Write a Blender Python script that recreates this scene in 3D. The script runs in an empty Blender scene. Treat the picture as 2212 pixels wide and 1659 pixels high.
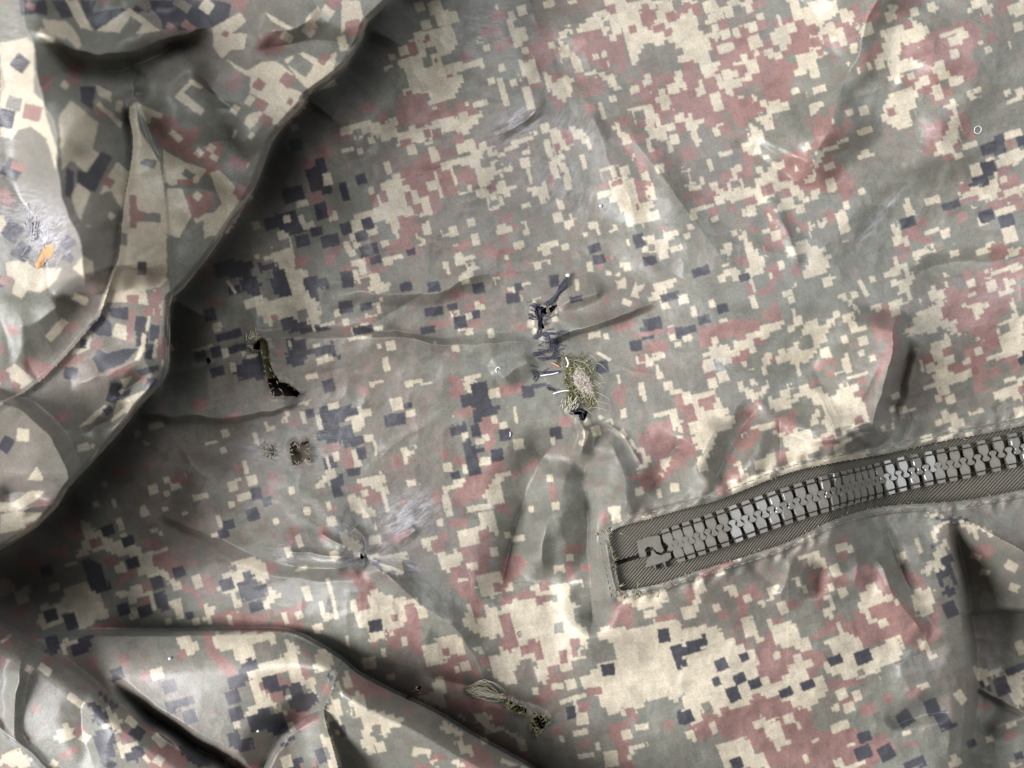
import bpy, math, random
import numpy as np
from mathutils import Vector, Matrix
R = math.radians
random.seed(7); RNG = np.random.RandomState(11)
sc = bpy.context.scene
U = 1e-4                 # one photo unit (1/2212 of the frame's width) is a tenth of a millimetre
D = 2300.0               # camera height above the cloth, same unit

# ---------------------------------------------------------------- camera, world, lamps, exposure
cam = bpy.data.objects.new('camera', bpy.data.cameras.new('camera'))
sc.collection.objects.link(cam)
cam.location = (0, 0, D*U); cam.data.sensor_width = 36; cam.data.lens = 36*D/2212
cam.data.clip_start = 0.005; cam.data.clip_end = 20
cam.data.dof.use_dof = True; cam.data.dof.focus_distance = (D-40)*U; cam.data.dof.aperture_fstop = 15
sc.camera = cam
w = bpy.data.worlds.new('World'); sc.world = w; w.use_nodes = True
w.node_tree.nodes['Background'].inputs[0].default_value = (1.0, 0.96, 0.91, 1)
w.node_tree.nodes['Background'].inputs[1].default_value = 0.20
def lamp(name, loc, size, power, col):
    l = bpy.data.lights.new(name, 'AREA'); l.shape = 'RECTANGLE'; l.size, l.size_y = size; l.energy = power; l.color = col
    o = bpy.data.objects.new(name, l); sc.collection.objects.link(o); o.location = loc
    o.rotation_euler = (Vector((0, 0, 0))-Vector(loc)).to_track_quat('-Z', 'Y').to_euler()
lamp('window_light', (-0.98, -0.16, 0.72), (0.6, 0.6), 40, (0.98, 0.98, 1.0))
lamp('window_light_high', (0.34, 0.33, 0.56), (0.55, 0.5), 4.8, (0.89, 0.94, 1.0))
sc.view_settings.view_transform = 'Standard'; sc.view_settings.look = 'None'
sc.view_settings.exposure = 0.0; sc.view_settings.gamma = 1
sc.cycles.max_bounces = 8

# ---------------------------------------------------------------- helpers
def zt(tile, pts):        # points read off one ninth of the photo, in tens of its zoomed pixels
    i, j = int(tile[0]), int(tile[1])
    return [(i*737.33+x*10/3.0, j*553.0+y*10/3.0) for x, y in pts]
def W(px, py, h):
    s = (D-h)/D
    return np.stack([(px-1106)*s*U, (829.5-py)*s*U, h*U+0*px], -1)
def sstep(u):
    u = np.clip(u, 0, 1); return u*u*(3-2*u)
_tab = RNG.rand(256, 256)
def vnoise(x, y, scale, seed=0):
    x = x/scale+seed*17.3; y = y/scale+seed*9.7
    xi = np.floor(x).astype(int); yi = np.floor(y).astype(int); fx = x-xi; fy = y-yi
    fx = fx*fx*(3-2*fx); fy = fy*fy*(3-2*fy)
    a = _tab[yi % 256, xi % 256]; b = _tab[yi % 256, (xi+1) % 256]; c = _tab[(yi+1) % 256, xi % 256]; d = _tab[(yi+1) % 256, (xi+1) % 256]
    return (a*(1-fx)+b*fx)*(1-fy)+(c*(1-fx)+d*fx)*fy-0.5
def smooth_poly(pts, n=4):
    p = np.array(pts, float)
    if len(p) < 3: return p
    q = np.vstack([2*p[0]-p[1], p, 2*p[-1]-p[-2]]); out = []
    for i in range(len(p)-1):
        p0, p1, p2, p3 = q[i], q[i+1], q[i+2], q[i+3]
        for k in range(n):
            t = k/n
            out.append(0.5*((2*p1)+(-p0+p2)*t+(2*p0-5*p1+4*p2-p3)*t*t+(-p0+3*p1-3*p2+p3)*t**3))
    out.append(p[-1]); return np.array(out)
def sdist(X, Y, pts):
    """distance to a polyline, its side (+ on the right hand when walking it, seen from above) and the place along it"""
    p = np.array(pts, np.float32); X = X.astype(np.float32); Y = Y.astype(np.float32)
    best = np.full(X.shape, 1e12, np.float32); seg = np.zeros(X.shape, np.int16)
    L = np.r_[0, np.cumsum(np.hypot(*np.diff(p, axis=0).T))]
    def par(i):
        ax, ay = p[i]; dx, dy = p[i+1]-p[i]; return ax, ay, dx, dy, dx*dx+dy*dy+np.float32(1e-9)
    for i in range(len(p)-1):
        ax, ay, dx, dy, l2 = par(i); vx = X-ax; vy = Y-ay
        t = np.clip((vx*dx+vy*dy)/l2, 0, 1); vx -= t*dx; vy -= t*dy
        d = vx*vx+vy*vy; m = d < best-1e-4
        best[m] = d[m]; seg[m] = i
    dp = np.diff(p, axis=0); vx = X-p[:-1, 0][seg]; vy = Y-p[:-1, 1][seg]; dx = dp[:, 0][seg]; dy = dp[:, 1][seg]
    l2 = dx*dx+dy*dy+1e-9; t = np.clip((vx*dx+vy*dy)/l2, 0, 1)
    return np.sqrt(best).astype(float), np.sign(dx*vy-dy*vx).astype(float), ((L[:-1][seg]+t*np.sqrt(l2))/L[-1]).astype(float)
def inpoly(X, Y, pts):
    r = np.zeros(X.shape, bool); n = len(pts); j = n-1
    for i in range(n):
        xi, yi = pts[i]; xj, yj = pts[j]
        if yi != yj: r ^= ((yi > Y) != (yj > Y)) & (X < (xj-xi)*(Y-yi)/(yj-yi)+xi)
        j = i
    return r

# grid shared by both layers of cloth: fine inside the frame, coarse beyond it
gx = np.r_[np.arange(-330, -14, 12.0), np.arange(-12, 2226, 2.0), np.arange(2228, 2560, 12.0)]
gy = np.r_[np.arange(-330, -14, 12.0), np.arange(-12, 1674, 2.0), np.arange(1676, 2010, 12.0)]
GX, GY = np.meshgrid(gx, gy)

def stroke(H, pts, h, wl, wr, sharp=False, taper=0.25, smooth=True):
    """a fold along a polyline: wl wide on its left hand, wr wide on its right hand"""
    p = smooth_poly(pts) if smooth else np.array(pts, float)
    m = max(wl, wr)+4
    x0, x1 = np.searchsorted(gx, [p[:, 0].min()-m, p[:, 0].max()+m]); y0, y1 = np.searchsorted(gy, [p[:, 1].min()-m, p[:, 1].max()+m])
    if x1 <= x0 or y1 <= y0: return
    X, Y = GX[y0:y1, x0:x1], GY[y0:y1, x0:x1]
    k = min(1.0, (wl+wr)/60)
    d, s, t = sdist(X+k*(22*vnoise(X, Y, 85, 101)+7*vnoise(X, Y, 27, 102)), Y+k*(22*vnoise(X, Y, 85, 103)+7*vnoise(X, Y, 27, 104)), p)
    wv = 1+0.7*vnoise(X, Y, 110, 105)
    u = np.clip(1-d/(np.where(s < 0, wl, wr)*wv), 0, 1)
    g = u**2 if sharp else 0.55*u*u*(3-2*u)+0.45*u**2.4
    g = g*(1+0.9*min(1, 50/(abs(h)+1))*vnoise(X, Y, 75, 106))
    if taper > 0: g = g*sstep(t/taper)*sstep((1-t)/taper)
    H[y0:y1, x0:x1] += h*g

# ---------------------------------------------------------------- shape of the lower cloth (front panel)
HA = np.zeros(GX.shape)
HA += 92*vnoise(GX, GY, 430, 1)+50*vnoise(GX+40*vnoise(GX, GY, 150, 9), GY, 190, 2)+12*(0.25-np.abs(vnoise(GX, GY, 120, 3)))+5*(0.25-np.abs(vnoise(GX, GY, 52, 7)))
def ridged(sc_, k): return 0.25-np.abs(vnoise(GX+30*vnoise(GX, GY, 80, k+1), GY+30*vnoise(GX, GY, 80, k+2), sc_, k))
HA += (7*ridged(95, 110)+4.5*ridged(46, 114)+2.0*ridged(22, 118))*np.clip(0.75+1.3*vnoise(GX, GY, 260, 122), 0.15, 1.4)
HA += 2.2*vnoise(GX*0.8+GY*0.3, GY-0.2*GX, 44, 4)+1.1*vnoise(GX, GY, 21, 5)+0.5*vnoise(GX, GY, 9, 6)
HA -= 70*sstep((700-GX)/700)*sstep((GY-300)/500)+140*sstep((800-GX)/620)*sstep((GY-840)/330)*sstep((1640-GY)/200)
HA -= 380*np.exp(-((GX+10)/130)**2-((GY-1270)/70)**2)+60*np.exp(-((GX-60)/260)**2-((GY-1230)/150)**2)
def S(p, h, *a, **k): stroke(HA, p, h*(1.25 if h > 0 else 1.0), a[0]*1.3, a[1]*1.3, **k)
# upper right
S([(1935, -60), (1870, 60), (1822, 190), (1790, 290), (1740, 400)], 52, 80, 190, taper=0.1)
S([(1120, -60), (1165, 60), (1225, 190), (1260, 300)], -34, 70, 60)
S([(1330, 230), (1400, 330), (1480, 440), (1560, 560), (1600, 640)], 22, 50, 90)
S([(1240, 150), (1300, 280), (1350, 420), (1370, 520)], 16, 40, 50)
S([(1060, 300), (1130, 262), (1190, 215)], 16, 14, 16)
S([(1885, 400), (1845, 455), (1795, 520), (1740, 580)], 6, 40, 30)
S([(1640, 370), (1690, 480), (1735, 580)], 12, 30, 26)
S([(1950, 610), (2030, 580), (2120, 560), (2260, 556)], -20, 30, 60)
S([(2040, 0), (2020, 200), (2060, 420)], 26, 120, 120)
S([(820, 240), (950, 330), (1080, 420)], 14, 80, 100)
# middle
S([(350, 808), (480, 782), (583, 735), (737, 726), (920, 738), (1080, 742), (1160, 748)], 24, 18, 130, taper=0.12)
S([(300, 890), (400, 899), (500, 906), (583, 882), (640, 864)], 26, 90, 12, taper=0.12)
S([(700, 640), (830, 632), (950, 626), (1040, 598), (1100, 590)], 20, 60, 26)
S([(840, 700), (905, 742), (985, 770)], -10, 30, 40)
S([(960, 752), (1010, 772), (1090, 800)], -12, 26, 26)
S([(1160, 745), (1230, 717), (1287, 700), (1357, 672), (1420, 640)], 34, 70, 16, taper=0.2)
S([(1195, 655), (1250, 640), (1310, 610)], 16, 26, 20)
S([(1080, 830), (1120, 800), (1160, 775)], 12, 34, 30)
# gather below the mended tear
S([(1258, 905), (1262, 945), (1250, 990)], 34, 26, 18)
S([(1225, 920), (1180, 1000), (1130, 1100), (1090, 1210), (1085, 1320)], -62, 84, 66, taper=0.2)
S([(1245, 990), (1215, 1060), (1185, 1150), (1180, 1260)], 44, 80, 56, taper=0.2)
S([(1265, 960), (1262, 1050), (1262, 1160), (1285, 1290), (1280, 1380)], -60, 44, 50, taper=0.15)
S([(1290, 925), (1330, 1000), (1345, 1080), (1330, 1140)], 34, 64, 60, taper=0.25)
S([(1300, 905), (1350, 950), (1390, 1010)], 8, 10, 10, sharp=True)
S([(1475, 950), (1440, 1005), (1392, 1065)], -34, 46, 40, taper=0.2)
S([(1640, 880), (1600, 935), (1560, 1000), (1535, 1052)], -50, 50, 34, taper=0.16)
S([(1560, 900), (1510, 980), (1470, 1050)], 26, 50, 40)
S([(1680, 880), (1650, 950), (1600, 1010)], 24, 30, 50)
# the big ridge right of the middle
S([(1945, 660), (1932, 740), (1905, 820), (1886, 890), (1886, 935), (1908, 965)], 120, 26, 150, taper=0.18)
S([(1975, 720), (1935, 840), (1915, 920)], -18, 20, 60)
S([(1964, 885), (1960, 915), (1948, 955)], -9, 12, 14, sharp=True)
S([(1843, 915), (1868, 945), (1895, 972)], 16, 16, 10)
S([(1780, 840), (1740, 870), (1700, 940)], 34, 60, 70)
S([(2172, 862), (2150, 892)], -10, 10, 12)
# snag and the folds that run from it
for q in [[(785, 1205), (740, 1180), (690, 1155)], [(785, 1205), (735, 1205), (620, 1192)], [(785, 1205), (790, 1170), (770, 1140)], [(785, 1205), (830, 1185), (900, 1140)], [(785, 1205), (840, 1220), (880, 1235)]]:
    S(q, 9, 12, 12, sharp=True, taper=0.05)
S([(785, 1205), (790, 1208)], -10, 10, 10, taper=0, smooth=False)
S([(785, 1208), (835, 1245), (900, 1290), (965, 1335), (1010, 1380), (1040, 1440), (1052, 1480)], 26, 50, 26, taper=0.1)
S([(350, 1104), (400, 1133), (467, 1166), (550, 1199), (617, 1216), (700, 1226), (785, 1232)], 44, 170, 20, taper=0.14)
S([(1010, 1480), (1080, 1500), (1150, 1530), (1180, 1560)], -22, 24, 24)
S([(900, 1465), (960, 1470), (1040, 1485)], -18, 30, 40)
# below the zip
S([(1910, 1105), (1928, 1180), (1960, 1260), (1990, 1320), (2018, 1385)], -26, 30, 40, taper=0.2)
S([(1880, 1200), (1920, 1260), (1965, 1320), (2000, 1385)], 40, 28, 70, taper=0.2)
S([(1800, 1215), (1772, 1250), (1765, 1300)], -34, 22, 34)
S([(1595, 1205), (1640, 1240), (1690, 1272)], -22, 30, 20)
S([(1840, 1160), (1850, 1230), (1830, 1290)], 22, 40, 40)
S([(1720, 1200), (1690, 1260), (1700, 1330)], 16, 50, 50)
S([(2050, 1390), (1990, 1410), (1900, 1440)], -12, 40, 60)
S([(2060, 1530), (1990, 1545), (1920, 1575)], -20, 30, 60)
S([(1930, 1400), (1960, 1470), (2000, 1520)], 16, 60, 60)
# shallow dents that no cloth lies without
for k in range(70):
    x, y = random.uniform(420, 2150), random.uniform(60, 1600); a = random.uniform(0, 6.28); l = random.uniform(60, 260)
    S([(x, y), (x+math.cos(a)*l*.5+random.uniform(-9, 9), y+math.sin(a)*l*.5), (x+math.cos(a)*l, y+math.sin(a)*l)], random.choice([-1, 1])*random.uniform(1.5, 4), random.uniform(10, 44), random.uniform(8, 36), taper=0.4, sharp=True)
HA_pre = HA.copy()
side = 720*np.exp(-((GX+225)/120)**2-((GY-1190)/230)**2)*sstep(-GX/40)  # unseen heap left of the frame, added to shade the lower left

# right-hand drop beyond the soft rolled edge
dropl = smooth_poly([(2046, 1136), (2055, 1200), (2068, 1260), (2076, 1330), (2086, 1400), (2090, 1480), (2084, 1560), (2072, 1659), (2060, 1800), (2060, 2000)])
crest = smooth_poly([(1985, 1095), (2035, 1118), (2068, 1119), (2142, 1153), (2212, 1190), (2330, 1260), (2500, 1380)])
d1, s1, t1 = sdist(GX, GY, dropl); dR = np.where(s1 < 0, d1, -d1)
d2, s2, t2 = sdist(GX, GY, crest)
inR = (s1 < 0) & (s2 > 0) & (GY > 1130) & (GX > 2030)
fade = sstep(d2/120)
HA += 40*np.where(s2 > 0, np.clip(1-d2/60, 0, 1)**1.3, np.clip(1-d2/90, 0, 1)**2*1.0)*sstep((GX-1980)/70)
roll = 34*np.where(s1 > 0, 1-np.clip(1-d1/70, 0, 1)**2, 0)*sstep((GY-1120)/80)*np.exp(-(np.clip(d1-60, 0, None)/160)**2)*(s1 > 0)*(GX > 1700)
HA += roll*(GY > 1110)
HA -= np.where(inR, (185*sstep(d1/24)*(0.15+0.85*fade)-60*sstep(d1/150)*np.where(GY < 1318, 1, 0.55)), 0)
lowl = smooth_poly([(2070, 1322), (2120, 1314), (2212, 1312), (2500, 1330)])
d3, s3, t3 = sdist(GX, GY, lowl)
HA -= np.where(inR & (s3 > 0), 60*sstep(d3/14)*np.exp(-(d3/160)**2), 0)
st = np.zeros(GX.shape); stroke(st, [(2100, 1468), (2150, 1498), (2230, 1550)], 22, 40, 10); stroke(st, [(2120, 1600), (2170, 1560), (2260, 1540)], 20, 40, 40)
HA += np.where(inR, st, 0)

# the lower left folds
edge_c = smooth_poly([(-300, 1400), (-120, 1378), (60, 1372), (200, 1366), (370, 1366), (500, 1363), (620, 1365), (685, 1393), (737, 1426), (777, 1459), (854, 1499), (937, 1539), (1020, 1589), (1087, 1626), (1150, 1662), (1260, 1740), (1420, 1860), (1600, 2010)])
d4, s4, t4 = sdist(GX, GY, edge_c); below = s4 > 0; tlx = sstep((760-GX)/200)
up = np.where(below, 1-np.clip(1-d4/(60+34*tlx), 0, 1)**1.7, 0)
tl = sstep((GX-120)/160)
bb = sstep((np.where(below, d4, -d4)+9)/18)
HA = HA*(1-0.55*bb)
HA += np.where(below, 125*up*tl*(0.6+0.9*sstep((GX-620)/160))*np.exp(-(np.clip(d4-60, 0, None)/330)**2), 0)
HA -= np.where(~below, (40+50*sstep((GX-640)/140))*np.exp(-d4/30)*tl*(GX < 1700)*(1-bb)*2, 0)
# rolled fold at the bottom: it falls away to the lower left
rim = smooth_poly([(737, 1434), (716, 1490), (701, 1540), (716, 1600), (733, 1665), (760, 1800), (800, 2010)])
d5, s5, t5 = sdist(GX, GY, rim)
left5 = (s5 > 0)
HA += np.where(below & left5, -95*sstep(d5/14)*np.exp(-(d5/120)**2)*sstep((GY-1430)/70), 0)
HA += np.where(below & ~left5, 22*np.clip(1-d5/26, 0, 1)**2, 0)
HA -= np.where(below & ~left5, 180*sstep((d4-34)/240), 0)
stroke(HA, [(712, 1516), (640, 1556), (590, 1606), (545, 1690)], -60, 16, 70, taper=0.12)
# gap between the two lower left folds, and the fold left of it
edge_e = smooth_poly([(-300, 1210), (-60, 1320), (0, 1350), (67, 1384), (150, 1435), (250, 1515), (300, 1552), (360, 1596), (420, 1634), (467, 1664), (560, 1740), (800, 2000)])
d6, s6, t6 = sdist(GX, GY, edge_e); inE = s6 > 0
ee = sstep((np.where(inE, d6, -d6)+9)/18)
HA = HA*(1-ee)+np.minimum(HA, 20)*0.4*ee
HA += np.where(inE, 70*(1-np.clip(1-d6/60, 0, 1)**2)-50*sstep((d6-40)/300), 0)
gap = smooth_poly([(215, 1462), (275, 1507), (335, 1550), (400, 1592), (470, 1645), (540, 1720), (640, 1860)])
stroke(HA, gap, -230, 34, 26, taper=0.3, smooth=False)
stroke(HA, [(60, 1390), (48, 1450), (38, 1540), (30, 1640)], 26, 30, 40)
stroke(HA, [(-40, 1555), (0, 1580), (40, 1612), (84, 1656), (120, 1700)], 24, 30, 10, sharp=True, taper=0.05)
stroke(HA, [(190, 1480), (170, 1560), (200, 1660)], -16, 60, 60)

# the zip: its course over the cloth and how high it rides
zc = smooth_poly([(1300, 1226), (1375, 1203), (1460, 1176), (1542, 1148), (1638, 1113), (1724, 1084), (1812, 1058), (1881, 1041), (1976, 1018), (2080, 998), (2152, 981), (2212, 968), (2300, 950), (2420, 930)], 8)
zup = smooth_poly([(1316, 1152), (1345, 1138), (1400, 1123), (1470, 1103), (1548, 1083), (1612, 1058), (1674, 1033), (1740, 1013), (1808, 1000), (1860, 991), (1908, 983), (1975, 968), (2041, 953), (2130, 938), (2212, 921), (2300, 905), (2420, 888)], 6)
zlo = smooth_poly([(1341, 1276), (1385, 1268), (1430, 1258), (1500, 1234), (1560, 1216), (1625, 1196), (1690, 1174), (1740, 1151), (1795, 1124), (1850, 1106), (1910, 1093), (1980, 1087), (2060, 1082), (2140, 1070), (2212, 1056), (2300, 1040), (2420, 1020)], 6)
def zipz(x):
    return np.interp(x, [1200, 1310, 1500, 1780, 1800, 1880, 1900, 1960, 2010, 2060, 2140, 2240, 2500], [70, 80, 100, 78, 70, -46, -58, -60, -70, -62, -56, -50, -40])
dz, szz, tz = sdist(GX, GY, zc)
zz = zipz(GX)
k1 = np.r_[np.ones(15)]/15
zz = np.apply_along_axis(lambda r: np.convolve(np.pad(r, 7, 'edge'), k1, 'valid'), 1, zz)
wz = 1-sstep((dz-62)/np.where(szz > 0, 200, 230))
flat = 1-sstep((dz-50)/60)
HA = HA*(1-flat*0.8*(GX > 1290)*sstep((GX-1290)/40))+zz*wz*sstep((GX-1180)/120)
opening = [tuple(p) for p in zup]+[tuple(p) for p in zlo[::-1]]
inz = inpoly(GX, GY, opening)
dw = np.minimum(sdist(GX, GY, zup)[0], sdist(GX, GY, zlo)[0])
endl = np.array([(1316, 1152), (1341, 1276)]); dend = sdist(GX, GY, endl)[0]
dw = np.minimum(dw, dend)
HA += np.where(~inz, (9+6*vnoise(GX, GY, 14, 141))*np.clip(1-((dw-8)/12)**2, 0, 1), 0)*(GX > 1285)
stroke(HA, [(1305, 1165), (1331, 1280)], 9, 8, 6, taper=0.05, smooth=False)
# puckers along the stitched edge
tzu = sdist(GX, GY, zup)[2]; dzu = sdist(GX, GY, zup)[0]
HA += np.where(~inz & (GX > 1290), 4*np.sin(GX/6.5+5*vnoise(GX, GY, 60, 8))*np.exp(-((dw-20)/14)**2), 0)

# ---------------------------------------------------------------- shape of the upper, gathered cloth on the left
bound = np.vstack([smooth_poly([(930, -330), (900, -150), (862, -20), (850, 0), (797, 50), (784, 83), (764, 117), (737, 157), (667, 209), (657, 227), (627, 260), (595, 300), (580, 333), (560, 387), (540, 427), (493, 493), (453, 553), (427, 586), (400, 620), (374, 645)], 3),
                   smooth_poly([(369, 660), (368, 720), (367, 790), (347, 833), (300, 882), (267, 926), (200, 1000), (150, 1053), (127, 1093), (100, 1120), (80, 1140), (40, 1166), (0, 1190), (-120, 1240), (-330, 1290)], 3)])
dB, sB, tB = sdist(GX, GY, bound); dB = np.where(sB > 0, dB, -dB)
HB = np.full(GX.shape, 20.0)
lipw = 16+6*vnoise(GX, GY, 160, 12)
HB += 250*np.sqrt(np.clip(1-np.clip(1-dB/lipw, 0, 1)**2, 0, 1))*(1-0.25*sstep((GY-850)/250))-26*np.exp(-np.clip(dB, 0, None)/70)
HB += 36*vnoise(GX, GY, 230, 13)+9*vnoise(GX, GY, 100, 14)+2.5*vnoise(GX, GY, 45, 15)+0.8*vnoise(GX, GY, 20, 16)
def T(p, h, *a, **k): stroke(HB, p, h*1.3, a[0]*1.2, a[1]*1.2, **k)
T([(50, -60), (62, 60), (85, 200), (122, 330), (142, 430), (170, 540), (180, 640)], 200, 300, 75, taper=0.08)    # bright shoulder at far left
T([(90, 105), (150, 138), (220, 155), (300, 140), (365, 115), (455, 66)], -66, 60, 56, taper=0.2)
T([(40, 50), (120, 88), (210, 112), (300, 104), (390, 84), (470, 58)], 50, 60, 24, taper=0.2)
T([(300, 150), (280, 190), (285, 240)], -26, 40, 40)
T([(205, 180), (222, 225), (262, 270)], 10, 20, 20)
T([(545, 107), (633, 92), (740, 100), (810, 90)], -26, 30, 44)
T([(420, 150), (520, 250), (560, 330)], 30, 90, 70)
T([(430, 330), (460, 300), (520, 295)], -12, 30, 30)
T([(350, 420), (430, 410), (500, 430)], -10, 40, 50)
T([(380, 170), (470, 200), (540, 260)], -14, 50, 50)
T([(700, 20), (640, 60), (560, 60)], 24, 40, 40)
hem_r = smooth_poly([(292, 215), (327, 320), (349, 367), (359, 467), (366, 560), (368, 650), (367, 760)])
hem_l = smooth_poly([(292, 200), (278, 240), (287, 317), (267, 450), (257, 553), (240, 600), (215, 680), (195, 705), (120, 790), (67, 835), (0, 873), (-120, 930), (-330, 1010)])
dr, sr, tr = sdist(GX, GY, hem_r); dl, sl, tl_ = sdist(GX, GY, hem_l)
right_of_r = (sr < 0)
right_of_l = (sl < 0)
HB -= np.where(right_of_r & (GY > 190) & (GY < 700) & (dB > -20) & (GX > 290), 46*sstep(dr/7)*np.exp(-(dr/110)**2)*sstep((GY-210)/90), 0)
HB -= np.where(~right_of_l, 34*sstep(dl/5)*np.exp(-(dl/90)**2)*sstep((GY-215)/60), 0)
HB += np.where(right_of_l & (GY > 200), 12*np.clip(1-dl/16, 0, 1)**1.5, 0)
T([(-60, 848), (33, 878), (93, 913), (127, 960), (140, 1020), (133, 1090)], 44, 26, 100, taper=0.2)
T([(150, 830), (230, 800), (310, 770), (350, 720)], 16, 50, 50)
T([(230, 840), (280, 830), (330, 800)], -16, 22, 22)
T([(180, 930), (240, 900), (290, 860)], -14, 22, 26)
T([(0, 1080), (60, 1060), (110, 1075)], -16, 26, 26)
T([(0, 720), (80, 690), (150, 640)], 20, 80, 80)
T([(40, 1110), (80, 1090), (120, 1085)], 14, 16, 16)
for k in range(36):
    x, y = random.uniform(20, 700), random.uniform(20, 1050); a = random.uniform(0, 6.28); l = random.uniform(40, 130)
    T([(x, y), (x+math.cos(a)*l*.5+random.uniform(-9, 9), y+math.sin(a)*l*.5), (x+math.cos(a)*l, y+math.sin(a)*l)], random.choice([-1, 1])*random.uniform(2, 5), random.uniform(14, 40), random.uniform(12, 36), taper=0.4)
fall = np.maximum(sstep((-140-GX)/170), sstep((-140-GY)/170))      # outside the frame the heap comes down to the table
HB = HB*(1-fall)-590*fall
HB = np.where(dB < 0, HB+dB*26, HB)

HA -= 210*np.exp(-(np.clip(-dB, 0, None)/54)**2)*sstep((1250-GY)/120)
HA += side
def sample(H, px, py):
    px = np.asarray(px, float); py = np.asarray(py, float)
    i = np.clip(np.searchsorted(gx, px)-1, 0, len(gx)-2); j = np.clip(np.searchsorted(gy, py)-1, 0, len(gy)-2)
    fx = (px-gx[i])/(gx[i+1]-gx[i]); fy = (py-gy[j])/(gy[j+1]-gy[j])
    return (H[j, i]*(1-fx)+H[j, i+1]*fx)*(1-fy)+(H[j+1, i]*(1-fx)+H[j+1, i+1]*fx)*fy

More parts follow.
